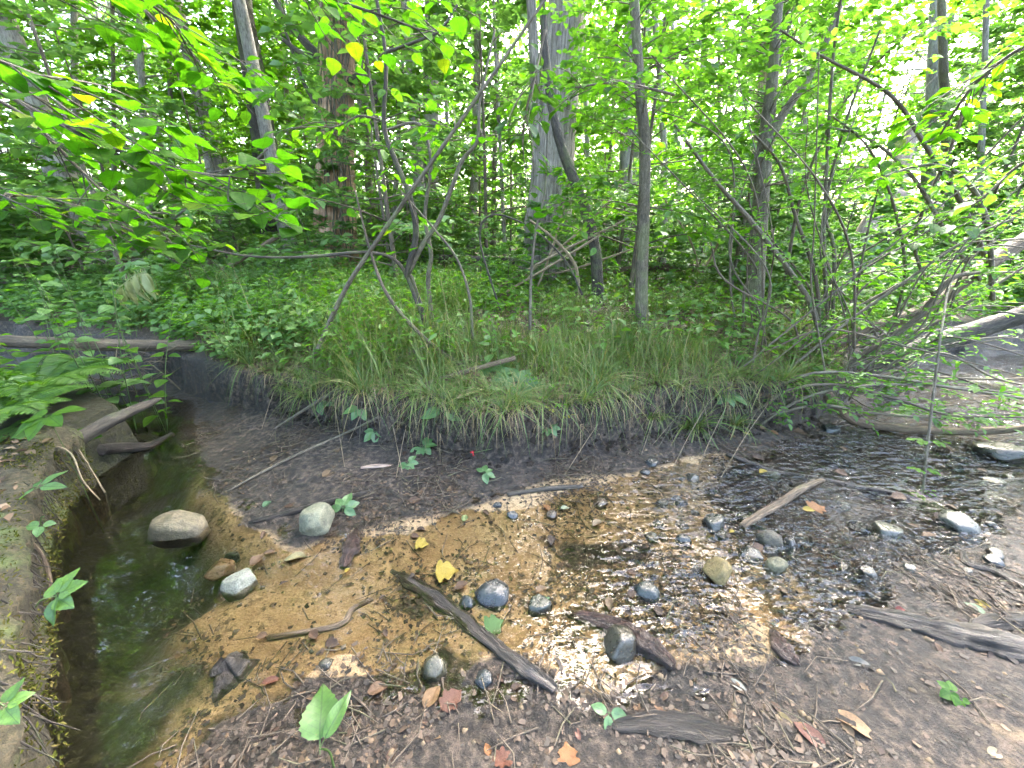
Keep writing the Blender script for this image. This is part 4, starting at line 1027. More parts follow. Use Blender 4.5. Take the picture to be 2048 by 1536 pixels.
tag(o, 'dark wet bits of leaf and bark strewn over the sand and mud', 'debris', None, 'stuff')
mb = MB(); P = spread_on(9000, lambda x, y, z, s, l, m, w: (l > .3) * np.clip(1.1 - .22 * (y - 2.5), .2, 1), (-3, 4, 2.3, 7)); lay(mb, P, K_OV, .035, .11, .7, .012)
o = mb.build('leaf_litter', litter_mat('dry brown leaves', [(0, (.05, .03, .018)), (.4, (.13, .08, .05)), (.75, (.24, .16, .10)), (1, (.38, .28, .20))], .8, .3), None, False)
tag(o, 'dry brown leaves covering the top of the bank', 'leaf litter', None, 'stuff')
mb = MB()
def twigs(mb, P, lo, hi, r, tilt=.12):
    for p in P:
        a = random.uniform(0, 6.28); ln = random.uniform(lo, hi); d = np.array([math.cos(a), math.sin(a), random.gauss(0, tilt)])
        k = np.array([-d[1], d[0], 0]) * random.gauss(0, .12) * ln
        q = np.array([p, p + d * ln * .5 + k, p + d * ln]); q[:, 2] += .006
        mb.tube(np.hstack([q, np.array([[r], [r * .9], [r * .5]])]), 4, cap=False)
twigs(mb, spread_on(1700, flats, (-2.5, 3.4, .5, 3.2)), .04, .22, .0028)
twigs(mb, spread_on(700, lambda x, y, z, s, l, m, w: (l > .2) * 1.0, (-3.5, 4.5, 2.2, 5.5)), .06, .35, .003, .25)
tag(mb.build('twig_litter', B['brown']), 'thin broken twigs strewn over the mud and the bank', 'twigs', None, 'stuff')
mb = MB(); P = spread_on(2800, lambda x, y, z, s, l, m, w: (l < .2) * (m < .3) * np.clip(w * .9 + .05, 0, 1), (-2, 4, .5, 3.2))
V0 = np.array([(-.5, -.4, -.3), (.5, -.45, -.3), (.55, .4, -.3), (-.45, .5, -.3), (-.3, -.25, .25), (.3, -.25, .3), (.28, .3, .22), (-.3, .28, .28)])
F0 = np.array([(4, 5, 6, 7), (0, 1, 5, 4), (1, 2, 6, 5), (2, 3, 7, 6), (3, 0, 4, 7)])
lay(mb, P, (V0, F0), .004, .030, .3, -.002)
tag(mb.build('gravel', litter_mat('gravel', [(0, (.04, .035, .03)), (.6, (.10, .08, .055)), (1, (.16, .12, .08))], .8, .15)), 'fine gravel in the stream bed', 'gravel', None, 'stuff')
# bare roots under the lip of the bank
mb = MB()
for k in range(150):                             # and out of the old wall
    i = random.randint(4, 234); z = random.uniform(.25, .40); q0 = np.array([wp[i, 0] - nrm[i, 0] * .03, wp[i, 1] - nrm[i, 1] * .03, z]); ln = random.uniform(.05, .22)
    o1 = np.array([-nrm[i, 0] * random.uniform(.01, .05) + random.gauss(0, .02), -nrm[i, 1] * random.uniform(.01, .05) + random.gauss(0, .02), -ln])
    mb.tube(np.hstack([np.array([q0, q0 + o1 * .5 + np.array([random.gauss(0, .01), random.gauss(0, .01), 0]), q0 + o1]), [[.003], [.0025], [.001]]]), 4, cap=False)
for k in range(620):
    t = random.random(); x = -1.6 + 4.2 * t
    y = np.interp(x, [p[0] for p in BANK], [p[1] for p in BANK]) + random.uniform(.0, .14)
    z = H(x, y + .05) + random.uniform(-.02, .05)
    d = np.array([random.gauss(0, .05), -random.uniform(.02, .1), -random.uniform(.05, .2)])
    q = np.array([[x, y + .03, z], [x + d[0] * .4, y + d[1] * .8, z + d[2] * .4], [x + d[0], y + d[1], z + d[2]]])
    mb.tube(np.hstack([q, [[.003], [.0025], [.001]]]), 4, cap=False)
tag(mb.build('roots', B['dark']), 'fine dark roots hanging out of the cut face of the bank', 'roots', None, 'stuff')

# moss and dead leaves on the old wall
mb = MB(); n = 5200; k = rng.integers(3, 236, n); o_ = rng.uniform(-.045, .34, n)
P = np.stack([wp[k, 0] + nrm[k, 0] * o_ + rng.normal(0, .01, n), wp[k, 1] + nrm[k, 1] * o_ + rng.normal(0, .01, n), .395 + .012 * rng.normal(0, 1, n)], -1)
P = P[fbm(P[:, 0] * 5, P[:, 1] * 5, 3, 87) > -.25]; n = len(P)
scatter(mb, K_LN, P, rng.normal(0, 1, (n, 3)) * np.array([1, 1, .8]), rng.normal(0, 1, (n, 3)) + np.array([0, 0, 1.]), rng.uniform(.008, .022, n))
n = 3000; k = rng.integers(3, 236, n); z_ = rng.uniform(.02, .37, n)
Pf = np.stack([wp[k, 0] - nrm[k, 0] * .045, wp[k, 1] - nrm[k, 1] * .045, z_], -1); Pf = Pf[fbm(Pf[:, 0] * 6 + Pf[:, 1] * 6, Pf[:, 2] * 9, 3, 83) > 0]; n = len(Pf)
scatter(mb, K_LN, Pf, rng.normal(0, 1, (n, 3)) - np.array([0, 0, .8]), rng.normal(0, 1, (n, 3)), rng.uniform(.008, .025, n))
tag(mb.build('moss', leaf_mat('cushion moss', [(0, (.04, .045, .01)), (.6, (.10, .10, .02)), (1, (.16, .12, .05))], (1, 1, .5), .2, 0), None, False), 'low moss cushions growing on the old wall', 'moss', None, 'stuff')
mb = MB(); n = 420; k = rng.integers(3, 236, n); o_ = rng.uniform(-.02, .6, n)
P = np.stack([wp[k, 0] + nrm[k, 0] * o_, wp[k, 1] + nrm[k, 1] * o_, .40 + .012 * rng.random(n)], -1); P[:, 2] = np.maximum(P[:, 2], HN(P[:, 0], P[:, 1]) + .01)
lay(mb, P, K_OV, .02, .08, .4, .004)
tag(mb.build('leaf_litter', litter_mat('dry leaves on the wall', [(0, (.05, .03, .018)), (.5, (.14, .09, .055)), (1, (.30, .21, .14))], .8, .2), None, False), 'dry leaves lying on the old wall', 'leaf litter', None, 'stuff')
# crumbled clods of soil under the lip
mb = MB(); n = 900; x = rng.uniform(-2.2, 2.7, n); y = np.interp(x, [p[0] for p in BANK], [p[1] for p in BANK]) + rng.normal(0, .07, n)
P = np.stack([x, y, HN(x, y)], -1); lay(mb, P, (V0, F0), .012, .06, .5, .0)
tag(mb.build('soil_clods', litter_mat('black soil', [(0, (.012, .009, .007)), (1, (.045, .034, .026))], .9, .2)), 'crumbled black soil under the lip of the bank', 'soil', None, 'stuff')

# sedge tussocks
def near_mark(x, y):
    u = 1024 + FOC * x / (y * CP + 1.1 * SP)
    for lim, w in ((430, 'by the pool'), (560, 'where the pool ends'), (660, 'under the slanting shrub stem'), (760, 'beside the bare twig'), (850, 'in front of the shrub'), (930, 'below the forked twig'), (1010, 'by the lip creeper'), (1090, 'by the yellow green shoot'),
                   (1180, 'below the leaning sapling'), (1300, 'below the straight sapling'), (1420, 'between the two saplings'), (1540, 'below the forked sapling')):
        if u < lim: return w
    return 'beside the cane thicket'
def tuft_mesh(n, ln, lean):
    mb = MB()
    for k in range(n):
        a = random.uniform(0, 6.28); l_ = ln * random.uniform(.5, 1.1); w = random.uniform(.0014, .003)
        d = np.array([math.cos(a), math.sin(a) , 0]); s = np.array([-d[1], d[0], 0])
        out = random.uniform(.2, lean) ** .8; m = 7
        t = np.linspace(0, 1, m)
        P = d[None] * (random.uniform(0, .035) + out * l_ * t ** 1.5)[:, None]
        P[:, 2] = l_ * (.95 * t - 1.15 * out * t ** 2.2)
        ww = w * (1 - t ** 2.5 * .95)
        V = np.vstack([P - s[None] * ww[:, None], P + s[None] * ww[:, None]])
        mb.add(V, [(i, i + m, i + m + 1, i + 1) for i in range(m - 1)])
    return mb.mesh('blades', None, False)
random.seed(31)
TUFT = [tuft_mesh(64, .40, 1.2), tuft_mesh(54, .34, 1.3), tuft_mesh(60, .46, 1.1), tuft_mesh(44, .30, 1.25)]
for t in TUFT: t.materials.append(G['sedge'])
spots = []
cnt = 0
for k in range(4000):
    if cnt >= 260: break
    x = random.uniform(-2.6, 3.0); e_ = np.interp(x, [p[0] for p in BANK], [p[1] for p in BANK])
    dd = random.expovariate(2.2) + .05 if k % 5 else random.uniform(.03, .16)
    if dd > 1.9: continue
    y = e_ + dd
    if any((x - p) ** 2 + (y - q) ** 2 < .010 for p, q in spots): continue
    if x > 1.0 and random.random() < .35: continue
    spots.append((x, y)); cnt += 1
    o = bpy.data.objects.new('sedge_tuft', TUFT[k % 4]); COL.objects.link(o)
    o.location = (x, y, H(x, y) - .01); s = random.uniform(.7, 1.25)
    o.scale = (s, s, s * random.uniform(.8, 1.1)); o.rotation_euler = (random.uniform(.0, .5) if dd < .3 else random.gauss(0, .1), random.gauss(0, .1), random.gauss(0, .5))
    if dd < .35: lab, grp = 'arching sedge tuft on the cut bank edge ' + near_mark(x, y), 'sedge tufts on the cut edge of the bank'
    else: lab, grp = 'sedge tuft on the bank top ' + near_mark(x, y), 'sedge tufts on the top of the bank'
    tag(o, lab, 'sedge', grp); o['kind'] = 'thing'
# looser grass as one mass
mb = MB()
P = spread_on(12000, lambda x, y, z, s, l, m, w: (l > .3) * np.clip(.35 + fbm(x * 1.5, y * 1.5, 3, 71) * 1.8, .04, 1) * (z > .2), (-4.5, 4.5, 2.4, 6.0))
n = len(P); a = rng.uniform(0, 6.28, n); ln = (.10 + .22 * rng.random(n) + .35 * rng.random(n) ** 5) * (1 + .7 * sst(.3, -1.2, P[:, 0])); w = rng.uniform(.0018, .004, n); out = rng.uniform(.2, .9, n)
t = np.linspace(0, 1, 5)
d = np.stack([np.cos(a), np.sin(a), 0 * a], -1); s = np.stack([-np.sin(a), np.cos(a), 0 * a], -1)
C = P[:, None] + d[:, None] * (out * ln)[:, None, None] * (t ** 1.6)[None, :, None]
C[:, :, 2] += ln[:, None] * (t[None] - .6 * out[:, None] * t[None] ** 2.3)
ww = (w[:, None] * (1 - t[None] ** 2 * .95))[..., None] * s[:, None]
V = np.concatenate([C - ww, C + ww], 1).reshape(-1, 3)
F = (np.array([(i, i + 5, i + 6, i + 1) for i in range(4)])[None] + (np.arange(n) * 10)[:, None, None]).reshape(-1, 4)
mb.add(V, F)
tag(mb.build('grass', G['sedge'], None, False), 'thin grass blades growing through the leaf litter', 'grass', None, 'stuff')

# dead thatch hanging over the lip
mb = MB(); n = 3200; x = rng.uniform(-2.5, 3.0, n); y = np.interp(x, [p[0] for p in BANK], [p[1] for p in BANK]) + rng.uniform(-.02, .5, n) ** 1.0
P = np.stack([x, y, HN(x, y) + .01], -1); keep = P[:, 2] > .16; P = P[keep]; n = len(P)
a = rng.normal(-1.57, .7, n); ln = rng.uniform(.12, .38, n); d = np.stack([np.cos(a), np.sin(a), 0 * a], -1); s = np.stack([-np.sin(a), np.cos(a), 0 * a], -1); t = np.linspace(0, 1, 5)
C = P[:, None] + d[:, None] * (.55 * ln)[:, None, None] * (t ** .9)[None, :, None]
C[:, :, 2] += ln[:, None] * (.55 * t[None] - rng.uniform(.7, 1.35, n)[:, None] * t[None] ** 2)
C[:, :, 2] = np.maximum(C[:, :, 2], HN(C[:, :, 0].ravel(), C[:, :, 1].ravel()).reshape(n, 5) + .006)
ww = (rng.uniform(.001, .0026, n)[:, None] * (1 - t[None] ** 2 * .9))[..., None] * s[:, None]
mb.add(np.concatenate([C - ww, C + ww], 1).reshape(-1, 3), (np.array([(i, i + 5, i + 6, i + 1) for i in range(4)])[None] + (np.arange(n) * 10)[:, None, None]).reshape(-1, 4))
tag(mb.build('thatch', litter_mat('dead grass', [(0, (.10, .07, .035)), (.6, (.22, .16, .085)), (1, (.36, .28, .16))], .8, .2), None, False), 'dead brown grass hanging over the lip of the bank', 'thatch', None, 'stuff')

# herb masses that read as one
def herb_mass(name, label, n, box, test, mat, size, h, tpl, per=7):
    mb = MB(); P = spread_on(n, test, box); n = len(P)
    Pl, Ll, Nl, Sl = [], [], [], []
    hh = rng.uniform(h[0], h[1], n)
    for j in range(per):
        a = rng.uniform(0, 6.28, n); t = rng.uniform(.35, 1, n)
        r = rng.uniform(.02, .12, n) * (hh * 2 + .3)
        q = P + np.stack([np.cos(a) * r, np.sin(a) * r, hh * t], -1)
        Pl.append(q); Ll.append(np.stack([np.cos(a), np.sin(a), rng.normal(-.15, .25, n)], -1)); Nl.append(np.array([0, 0, 1.])[None] + rng.normal(0, .35, (n, 3))); Sl.append(rng.uniform(size[0], size[1], n))
    scatter(mb, tpl, np.vstack(Pl), np.vstack(Ll), np.vstack(Nl), np.concatenate(Sl))
    return tag(mb.build(name, mat, None, False), label, 'undergrowth', None, 'stuff')
north = lambda x, y, z, s, l, m, w: (l > .4) * 1.0
herb_mass('undergrowth', 'bright low herbs covering the slope beyond the fallen log', 2600, (-7.5, -1.4, 3.4, 8), lambda x, y, z, s, l, m, w: (l > .3) * sst(-.9, -2.2, x + .0 * y - .25 * (y - 3.5)), G['mint'], (.045, .10), (.08, .42), K_RD, 8)
herb_mass('undergrowth', 'tall yellow green weeds between the shrub and the pool', 620, (-3.6, .4, 2.9, 5.6), lambda x, y, z, s, l, m, w: (l > .5) * sst(.3, -.7, x) * sst(-.2, .3, fbm(x * 1.5, y * 1.5, 3, 44)), G['lime'], (.04, .10), (.12, .62), K_LN, 8)
herb_mass('undergrowth', 'mixed green herbs spread over the forest floor of the bank', 3000, (-3.5, 11, 3.2, 9), lambda x, y, z, s, l, m, w: (l > .5) * np.clip(.25 + .3 * (y - 2.9) + fbm(x, y, 3, 66), .02, 1), G['herb'], (.04, .11), (.05, .38), K_OV, 7)
herb_mass('undergrowth', 'pale ground cover on the far forest floor', 6000, (-24, 26, 7.5, 32), north, G['mint'], (.10, .22), (.05, .55), K_OV, 6)
herb_mass('undergrowth', 'dark herbs growing on the earth behind the mossy wall', 700, (-7, -1.6, -.5, 4.2), lambda x, y, z, s, l, m, w: (sdf(LEFT, x, y) > .35) * (m < .9) * sst(1.2, 2.6, y), G['fern'], (.05, .10), (.05, .35), K_LN, 8)
herb_mass('undergrowth', 'leafy growth along the far bank of the riffle', 1900, (3.6, 14, 1.8, 8.5), lambda x, y, z, s, l, m, w: (sdf(WATER, x, y) < -.12) * (sdf(NORTH, x, y) < .6) * 1.0, G['under'], (.06, .14), (.1, .75), K_OV, 9)

# ================================================================== LEAFY SHRUBS AND LIMBS NEAR THE VIEWER
random.seed(41)
def path3(pts, n):                               # (u, v, width px, Y)
    return smoothpath([(atY(u, v, Y), w * pxm(atY(u, v, Y)) * .5) for u, v, w, Y in pts], n)
def set_mat(o, m): o.material_slots[0].link = 'OBJECT'; o.material_slots[0].material = m
def twig_leaves(e, path, me, mat, size, step=1, start=3, side=.9, droop=.2, tilt=.3, part=True, prob=1.0, petiole=.02):
    for k in range(start, len(path), step):
        if random.random() > prob: continue
        p = Vector(path[k][:3]); d = (Vector(path[k][:3]) - Vector(path[k - 1][:3])).normalized()
        s = d.cross(UP)
        if s.length < .2: s = d.cross(Vector((0, 1, 0)))
        s = s.normalized() * (1 if (k // step) % 2 else -1)
        L = d * .55 + s * side - UP * droop + rv(.18)
        sz = size * random.uniform(.7, 1.2)
        o = leaf_obj(me, p + s * petiole + L.normalized() * sz * .2, L, UP + rv(tilt), sz, e); set_mat(o, mat)
def side_twig(e, p, d, ln, r, mat, bend=.15, n=12):
    d = d.normalized(); k = rv(.12) * ln
    pts = [(p, r), (p + d * ln * .4 + k, r * .8), (p + d * ln * .75 + k * 1.2 - UP * bend * ln * .4, r * .55), (p + d * ln - UP * bend * ln, r * .3)]
    path = smoothpath(pts, n); mb = MB(); mb.tube(path, 5, .05); o = mb.build('twig', mat, e)
    return path, o
# limbs with broad leaves reaching in over the pool
def broad_limb(label, pts, twigs_, leaf, name='leafy_limb', me='broad', mat='broad', wood='dark', nlim=60):
    b = atY(*[pts[0][i] for i in (0, 1, 3)]); e = thing(name, b, label, 'branch')
    path = path3(pts, 40); mb = MB(); mb.tube(path, 7, .06); mb.build('stem', B[wood], e)
    twig_leaves(e, path, LF[me], GV[mat], leaf, 4, 6, tilt=.16, droop=.05)
    for k in range(twigs_):
        i = random.randint(5, 38); p = Vector(path[i][:3]); d = Vector(path[i][:3]) - Vector(path[i - 2][:3]); s = d.normalized().cross(UP).normalized() * random.choice((-1, 1))
        tw, to = side_twig(e, p, d.normalized() * .8 + s * random.uniform(.4, 1) + UP * random.uniform(-.25, .15), random.uniform(.25, .55), .0035, B[wood], .1, 11)
        twig_leaves(to, tw, LF[me], GV[mat], leaf, 2, 3, tilt=.16, droop=.05)
    return e
broad_limb('long limb of big rounded leaves hanging level over the pool', [(-140, 130, 9, 1.7), (0, 185, 9, 1.75), (150, 262, 8, 1.85), (300, 325, 7, 1.95), (420, 350, 6, 2.05), (480, 345, 5, 2.1), (535, 298, 3, 2.15)], 26, .105)
broad_limb('lower thin limb of rounded leaves in front of the dark hollow', [(-120, 330, 6, 1.9), (0, 385, 6, 2.0), (110, 400, 5, 2.1), (210, 440, 5, 2.2), (310, 480, 3, 2.3)], 17, .09)
broad_limb('drooping dark stem with rounded leaves crossing below the long limb', [(-60, 170, 6, 2.2), (60, 240, 7, 2.3), (150, 330, 6, 2.4), (230, 400, 5, 2.5), (330, 440, 4, 2.6), (370, 420, 3, 2.6)], 17, .09)
broad_limb('high limb of glowing heart shaped leaves along the top edge', [(-60, -40, 8, 2.0), (120, -25, 7, 2.1), (260, -10, 6, 2.2), (330, 30, 5, 2.25), (360, 60, 3, 2.3)], 17, .10)
broad_limb('high leafy limb hanging over the reddish trunk from above', [(500, -150, 8, 2.6), (570, -60, 7, 2.65), (650, -10, 6, 2.7), (760, 30, 5, 2.75), (840, 60, 4, 2.8)], 13, .10)
broad_limb('broad leaved limb closest to the corner with very large dark leaves', [(-220, 60, 9, 1.3), (-80, 90, 8, 1.35), (20, 130, 6, 1.4), (110, 165, 4, 1.45)], 6, .10)
broad_limb('mass of lime green twigs above the slanting grey trunk', [(150, -120, 7, 3.2), (260, -10, 7, 3.3), (330, 60, 6, 3.4), (400, 110, 5, 3.5), (450, 120, 3, 3.6)], 14, .11, 'leafy_limb', 'oval', 'lime', 'brown')

# the many stemmed shrub on the bank
b = atY(845, 650, 3.6); root = Vector((b.x, b.y, H(b.x, b.y)))
e = thing('shrub', root, 'many stemmed open shrub with crossing bare stems in the middle of the bank', 'shrub')
stems = [[(628, 715, 11, 3.2), (690, 580, 11, 3.2), (762, 470, 10, 3.2), (822, 383, 10, 3.2), (935, 222, 9, 3.2), (1020, 100, 8, 3.2), (1110, -30, 7, 3.2)],
         [(852, 648, 15, 3.6), (822, 560, 16, 3.55), (815, 545, 16, 3.5), (832, 470, 15, 3.45), (820, 395, 14, 3.4), (790, 320, 13, 3.4), (768, 250, 11, 3.4), (772, 120, 9, 3.4), (750, -20, 8, 3.4)],
         [(818, 545, 12, 3.5), (845, 490, 12, 3.5), (878, 440, 11, 3.55), (905, 370, 11, 3.55), (925, 320, 10, 3.6), (955, 280, 9, 3.6), (960, 200, 7, 3.6), (990, 60, 5, 3.6)],
         [(864, 640, 11, 3.8), (856, 560, 11, 3.8), (862, 510, 11, 3.8), (850, 430, 9, 3.8), (862, 330, 8, 3.8), (840, 250, 8, 3.8), (780, 258, 7, 3.8), (770, 265, 6, 3.8)],
         [(840, 620, 9, 3.5), (800, 530, 9, 3.5), (740, 505, 8, 3.45), (640, 512, 8, 3.4), (560, 515, 6, 3.35), (480, 510, 5, 3.3), (380, 490, 3, 3.2)],
         [(945, 690, 8, 3.3), (940, 600, 7, 3.3), (915, 520, 6, 3.3), (870, 460, 5, 3.3), (800, 380, 4, 3.2)],
         [(1060, 660, 8, 3.4), (1062, 560, 7, 3.4), (1072, 460, 6, 3.4), (1090, 380, 5, 3.4), (1095, 250, 4, 3.4)],
         [(770, 105, 8, 3.4), (840, 80, 7, 3.35), (880, 60, 6, 3.3), (915, 10, 5, 3.3)],
         [(1000, 620, 5, 4.2), (960, 480, 5, 4.2), (985, 430, 5, 4.2), (1060, 455, 5, 4.2), (1130, 520, 5, 4.2), (1165, 590, 5, 4.2)]]
sp = []
for k, s in enumerate(stems):
    p = path3([(u, v, w * .8, Y) for u, v, w, Y in s], 44); sp.append(p); mb = MB(); mb.tube(p, 9, .08); mb.build('stem', B['dark'] if k in (1, 4, 7, 8) else B['twig'], e)
for k in range(34):
    st = random.choice((0, 0, 1, 1, 1, 2, 2, 3, 4, 5, 6, 7, 7)); p = sp[st]; i = random.randint(14, 43) if st not in (4, 7) else random.randint(6, 43)
    tw, to = side_twig(e, Vector(p[i][:3]), Vector((random.uniform(-1, 1), random.uniform(-.6, .5), random.uniform(-.3, .5))), random.uniform(.25, .6), .0035, B['brown'], .15, 13)
    if st == 5 and k % 2: continue
    twig_leaves(to, tw, LF['oval'], GV['lime'] if k % 3 else GV['broad'], .105, 2, 4, tilt=.35, droop=.25, prob=.85)
# hanging dark cluster and other small limbs
broad_limb('dense cluster of dark oval leaves hanging before the thick pale trunk', [(1090, 60, 6, 3.0), (1075, 130, 5, 3.0), (1060, 190, 5, 3.0), (1050, 240, 4, 3.0), (1045, 290, 3, 3.0)], 14, .10, 'leafy_limb', 'oval', 'dark', 'brown')
broad_limb('thin twig of drooping pointed leaves beside the reddish trunk', [(760, 240, 4, 3.0), (720, 232, 4, 3.0), (680, 250, 3, 2.95), (640, 262, 3, 2.9)], 4, .10, 'leafy_limb', 'long', 'lime', 'brown')
broad_limb('level spray of narrow leaves in front of the straight sapling', [(1350, 190, 5, 3.1), (1290, 175, 5, 3.1), (1230, 165, 4, 3.1), (1150, 175, 3, 3.1)], 8, .10, 'leafy_limb', 'long', 'lime', 'brown')
broad_limb('low branch of bright pointed leaves behind the cane thicket', [(1640, 600, 4, 3.9), (1680, 570, 5, 3.9), (1740, 545, 4, 3.9), (1800, 540, 3, 3.9)], 9, .13, 'leafy_limb', 'oval', 'lime', 'brown')
broad_limb('leafy limb drooping in from the upper corner above the thicket', [(2120, 60, 8, 2.6), (2020, 110, 7, 2.7), (1940, 180, 6, 2.8), (1880, 270, 4, 2.9)], 12, .11, 'leafy_limb', 'oval', 'broad', 'brown')
broad_limb('leafy limb hanging at the frame edge over the brown log', [(2130, 300, 7, 2.7), (2040, 330, 6, 2.8), (1960, 400, 5, 2.9), (1900, 430, 3, 3.0)], 11, .11, 'leafy_limb', 'oval', 'under', 'brown')
# crowns of the near saplings
def crown_on(e, L, lo, hi, n, ln, leaf, mat, tpl, seed):
    global rng
    lf, wd = MB(), MB()
    rr = random.Random(seed)
    pts = smoothpath(L, 60)
    idx = [i for i in range(60) if lo < pts[i][2] < hi]
    for k in range(n):
        i = rr.choice(idx); az = rr.uniform(0, 6.28)
        spray(lf, wd, pts[i][:3], (math.cos(az), math.sin(az), rr.uniform(-.05, .5)), ln * rr.uniform(.6, 1.2), leaf, tpl, 8, 7, .18, .006)
    o = lf.build('crown', mat, e, False); o2 = wd.build('limbs', B['brown'], e); o2['kind'] = 'stuff'
crown_on(e4, L4, 1.5, 3.7, 34, .9, .075, G['under'], K_OV, 1)
crown_on(e5, L5, 1.9, 3.9, 46, 1.3, .085, G['under'], K_OV, 2)

# ------------------------------------------------------------------ herbs
def herb(label, base, h, pairs, size, me, mat, lean=None, name='herb', group=None, wood='herbstem'):
    e = thing(name, base, label, 'plant', group)
    lean = lean or Vector((random.gauss(0, .12), random.gauss(0, .12), 0))
    pts = [(base - UP * .02, .004), (base + UP * h * .5 + lean * h * .4, .0032), (base + UP * h + lean * h, .0018)]
    path = smoothpath(pts, 14); mb = MB(); mb.tube(path, 5); mb.build('stem', STEM, e)
    a = random.uniform(0, 3)
    for k in range(pairs):
        t = .25 + .75 * k / max(1, pairs - 1); p = Vector(path[min(13, int(t * 13))][:3]); a += 1.4
        for sg in (0, math.pi):
            L = Vector((math.cos(a + sg), math.sin(a + sg), random.uniform(-.2, .25)))
            o = leaf_obj(LF[me], p + L * size * .15, L, UP + rv(.25), size * random.uniform(.7, 1.15) * (1.1 - .4 * t), e); set_mat(o, mat)
    return e
STEM = leaf_mat('herb stem', [(0, (.07, .12, .03)), (1, (.13, .16, .06))], (1, 1, 1), .2)
random.seed(52)
spots_h = [(30, 500), (70, 520), (20, 560), (110, 555), (60, 590), (150, 560), (190, 590), (110, 620), (30, 640), (170, 640), (230, 600), (215, 560), (90, 490), (10, 490), (250, 640), (140, 520)]
for k, (u, v) in enumerate(spots_h):
    Y = random.uniform(2.6, 3.7); t = atY(u, v, Y); base = Vector((t.x, t.y, H(t.x, t.y)))
    herb(('pale' if k % 2 else 'lime') + ' herb in the ' + ('front' if Y < 2.95 else 'middle' if Y < 3.3 else 'back') + ' of the log clump, ' + ('tall' if v < 540 else 'medium' if v < 600 else 'short') + (' near the frame edge' if u < 80 else ' beside the wilted plant' if u > 180 else ''), base, max(.25, t.z - base.z), random.randint(5, 7), random.uniform(.11, .16), 'tooth', GV['mint'] if k % 2 else GV['lime'], group='tall herbs in the bright clump')
for k in range(84):                              # separate herbs on the bank
    u, v = random.uniform(480, 1650), random.uniform(585, 740)
    g = gp(u, v)
    if g.y < 2.7 or g.z < .25: continue
    hh = random.uniform(.12, .45); cn = random.choice(('mint', 'herb', 'lime')); sh = random.choice(('oval', 'tooth', 'oval')); pr = random.randint(2, 5)
    herb(('low' if hh < .22 else 'knee high' if hh > .35 else 'small') + ' ' + dict(mint='pale', herb='green', lime='lime')[cn] + (' toothed' if sh == 'tooth' else '') + (' sparse' if pr < 4 else ' leafy') + (' herb back on the bank ' if g.y > 3.6 else ' herb near the bank edge ') + near_mark(g.x, g.y), g, hh, pr, random.uniform(.06, .14), sh, GV[cn], group='small herbs on the bank')
for k in range(16):                              # the brighter stand between shrub and pool
    u, v = random.uniform(470, 760), random.uniform(620, 700)
    g = gp(u, v)
    herb('upright lime green herb in the stand left of the shrub stems'.replace('left of', 'beside'), g, random.uniform(.3, .5), random.randint(4, 6), random.uniform(.09, .13), 'oval', GV['lime'], group='lime herbs beside the shrub')
def palmate(label, u, v, px, lift, n=5, mat='blue', me='oval', yaw=None, name='creeper', group=None, face=None, base=None):
    g = base or gp(u, v + lift)
    top = atY(u, v, g.y); s = px * pxm(top) * .55
    e = thing(name, g, label, 'plant', group)
    mb = MB(); mb.tube(smoothpath([(g - UP * .01, .0022), ((g + top) / 2 + rv(.006), .002), (top, .0014)], 10), 5); mb.build('stem', STEM, e)
    a0 = random.uniform(0, 6.28) if yaw is None else yaw
    N = (UP + Vector((0, -.5, 0)) + rv(.15)).normalized() if face is None else face
    X = N.cross(Vector((0, 1, .2))).normalized(); Yv = N.cross(X)
    for k in range(n):
        a = a0 + (k - (n - 1) / 2) * (4.6 / n if n > 3 else 1.7)
        L = X * math.cos(a) + Yv * math.sin(a) - UP * .1
        o = leaf_obj(LF[me], top + L * s * .12, L, N + rv(.12), s * random.uniform(.8, 1.1), e); set_mat(o, GV[mat])
    return e
for q in [('blue green creeper with five leaflets on the top lip of the bank', 985, 748, 92, 16), ('broad creeper leaf with five leaflets just beside the lip creeper', 1032, 768, 86, 14), ('creeper leaf on the bank face above the hanging sedge', 885, 822, 80, 12), ('creeper leaf low on the mud at the foot of the bank', 845, 893, 56, 8),
          ('creeper leaf over the mud where the sedge begins', 640, 800, 66, 14), ('pale creeper leaf on the slope near the pool', 720, 815, 60, 10), ('creeper with wide leaflets near the cane thicket', 1455, 788, 62, 10), ('creeper leaf hanging on the dark bank face', 750, 862, 44, 6),
          ('five leaflet seedling on the mud beside the rounded pale stone', 686, 1015, 58, 10), ('small creeper leaf beside the bare twig on the slope', 800, 640, 60, 14), ('creeper leaf under the straight sapling', 1230, 735, 60, 10), ('creeper leaf at the foot of the forked sapling', 1560, 660, 64, 12),
          ('creeper leaf on the mud beside the red berries', 968, 945, 40, 8), ('creeper on the slope above the tan bark strip', 815, 925, 40, 6), ('creeper leaf low beside the hanging roots', 1100, 855, 40, 8)]:
    palmate(*q)
palmate('young three leaved seedling on the near mud', 1218, 1425, 62, 10, 3, 'blue')
palmate('clover like seedling in the near mud', 1905, 1385, 46, 10, 4, 'lime', 'round')
palmate('seedling with floating leaves beside the clover like one', 1922, 1398, 30, 5, 3, 'lime', 'round')
wb = Vector((-1.52, .93, .42))
palmate('green seedling leaning out of the mossy wall over the water', 112, 1192, 92, 30, 5, 'herb', 'tooth', base=Vector((-1.50, .88, .42)))
palmate('bright serrated leaf low on the wall at the frame edge', 8, 1412, 80, 20, 4, 'herb', 'tooth', base=Vector((-1.33, .60, .42)))
palmate('long leaved seedling on the earth behind the wall', 75, 975, 84, 20, 4, 'mint', 'long', base=Vector((-2.22, 1.48, .42)))
palmate('pair of round leaves on the broken wall edge', 82, 1050, 40, 10, 3, 'mint', 'round', base=Vector((-1.95, 1.3, .42)))
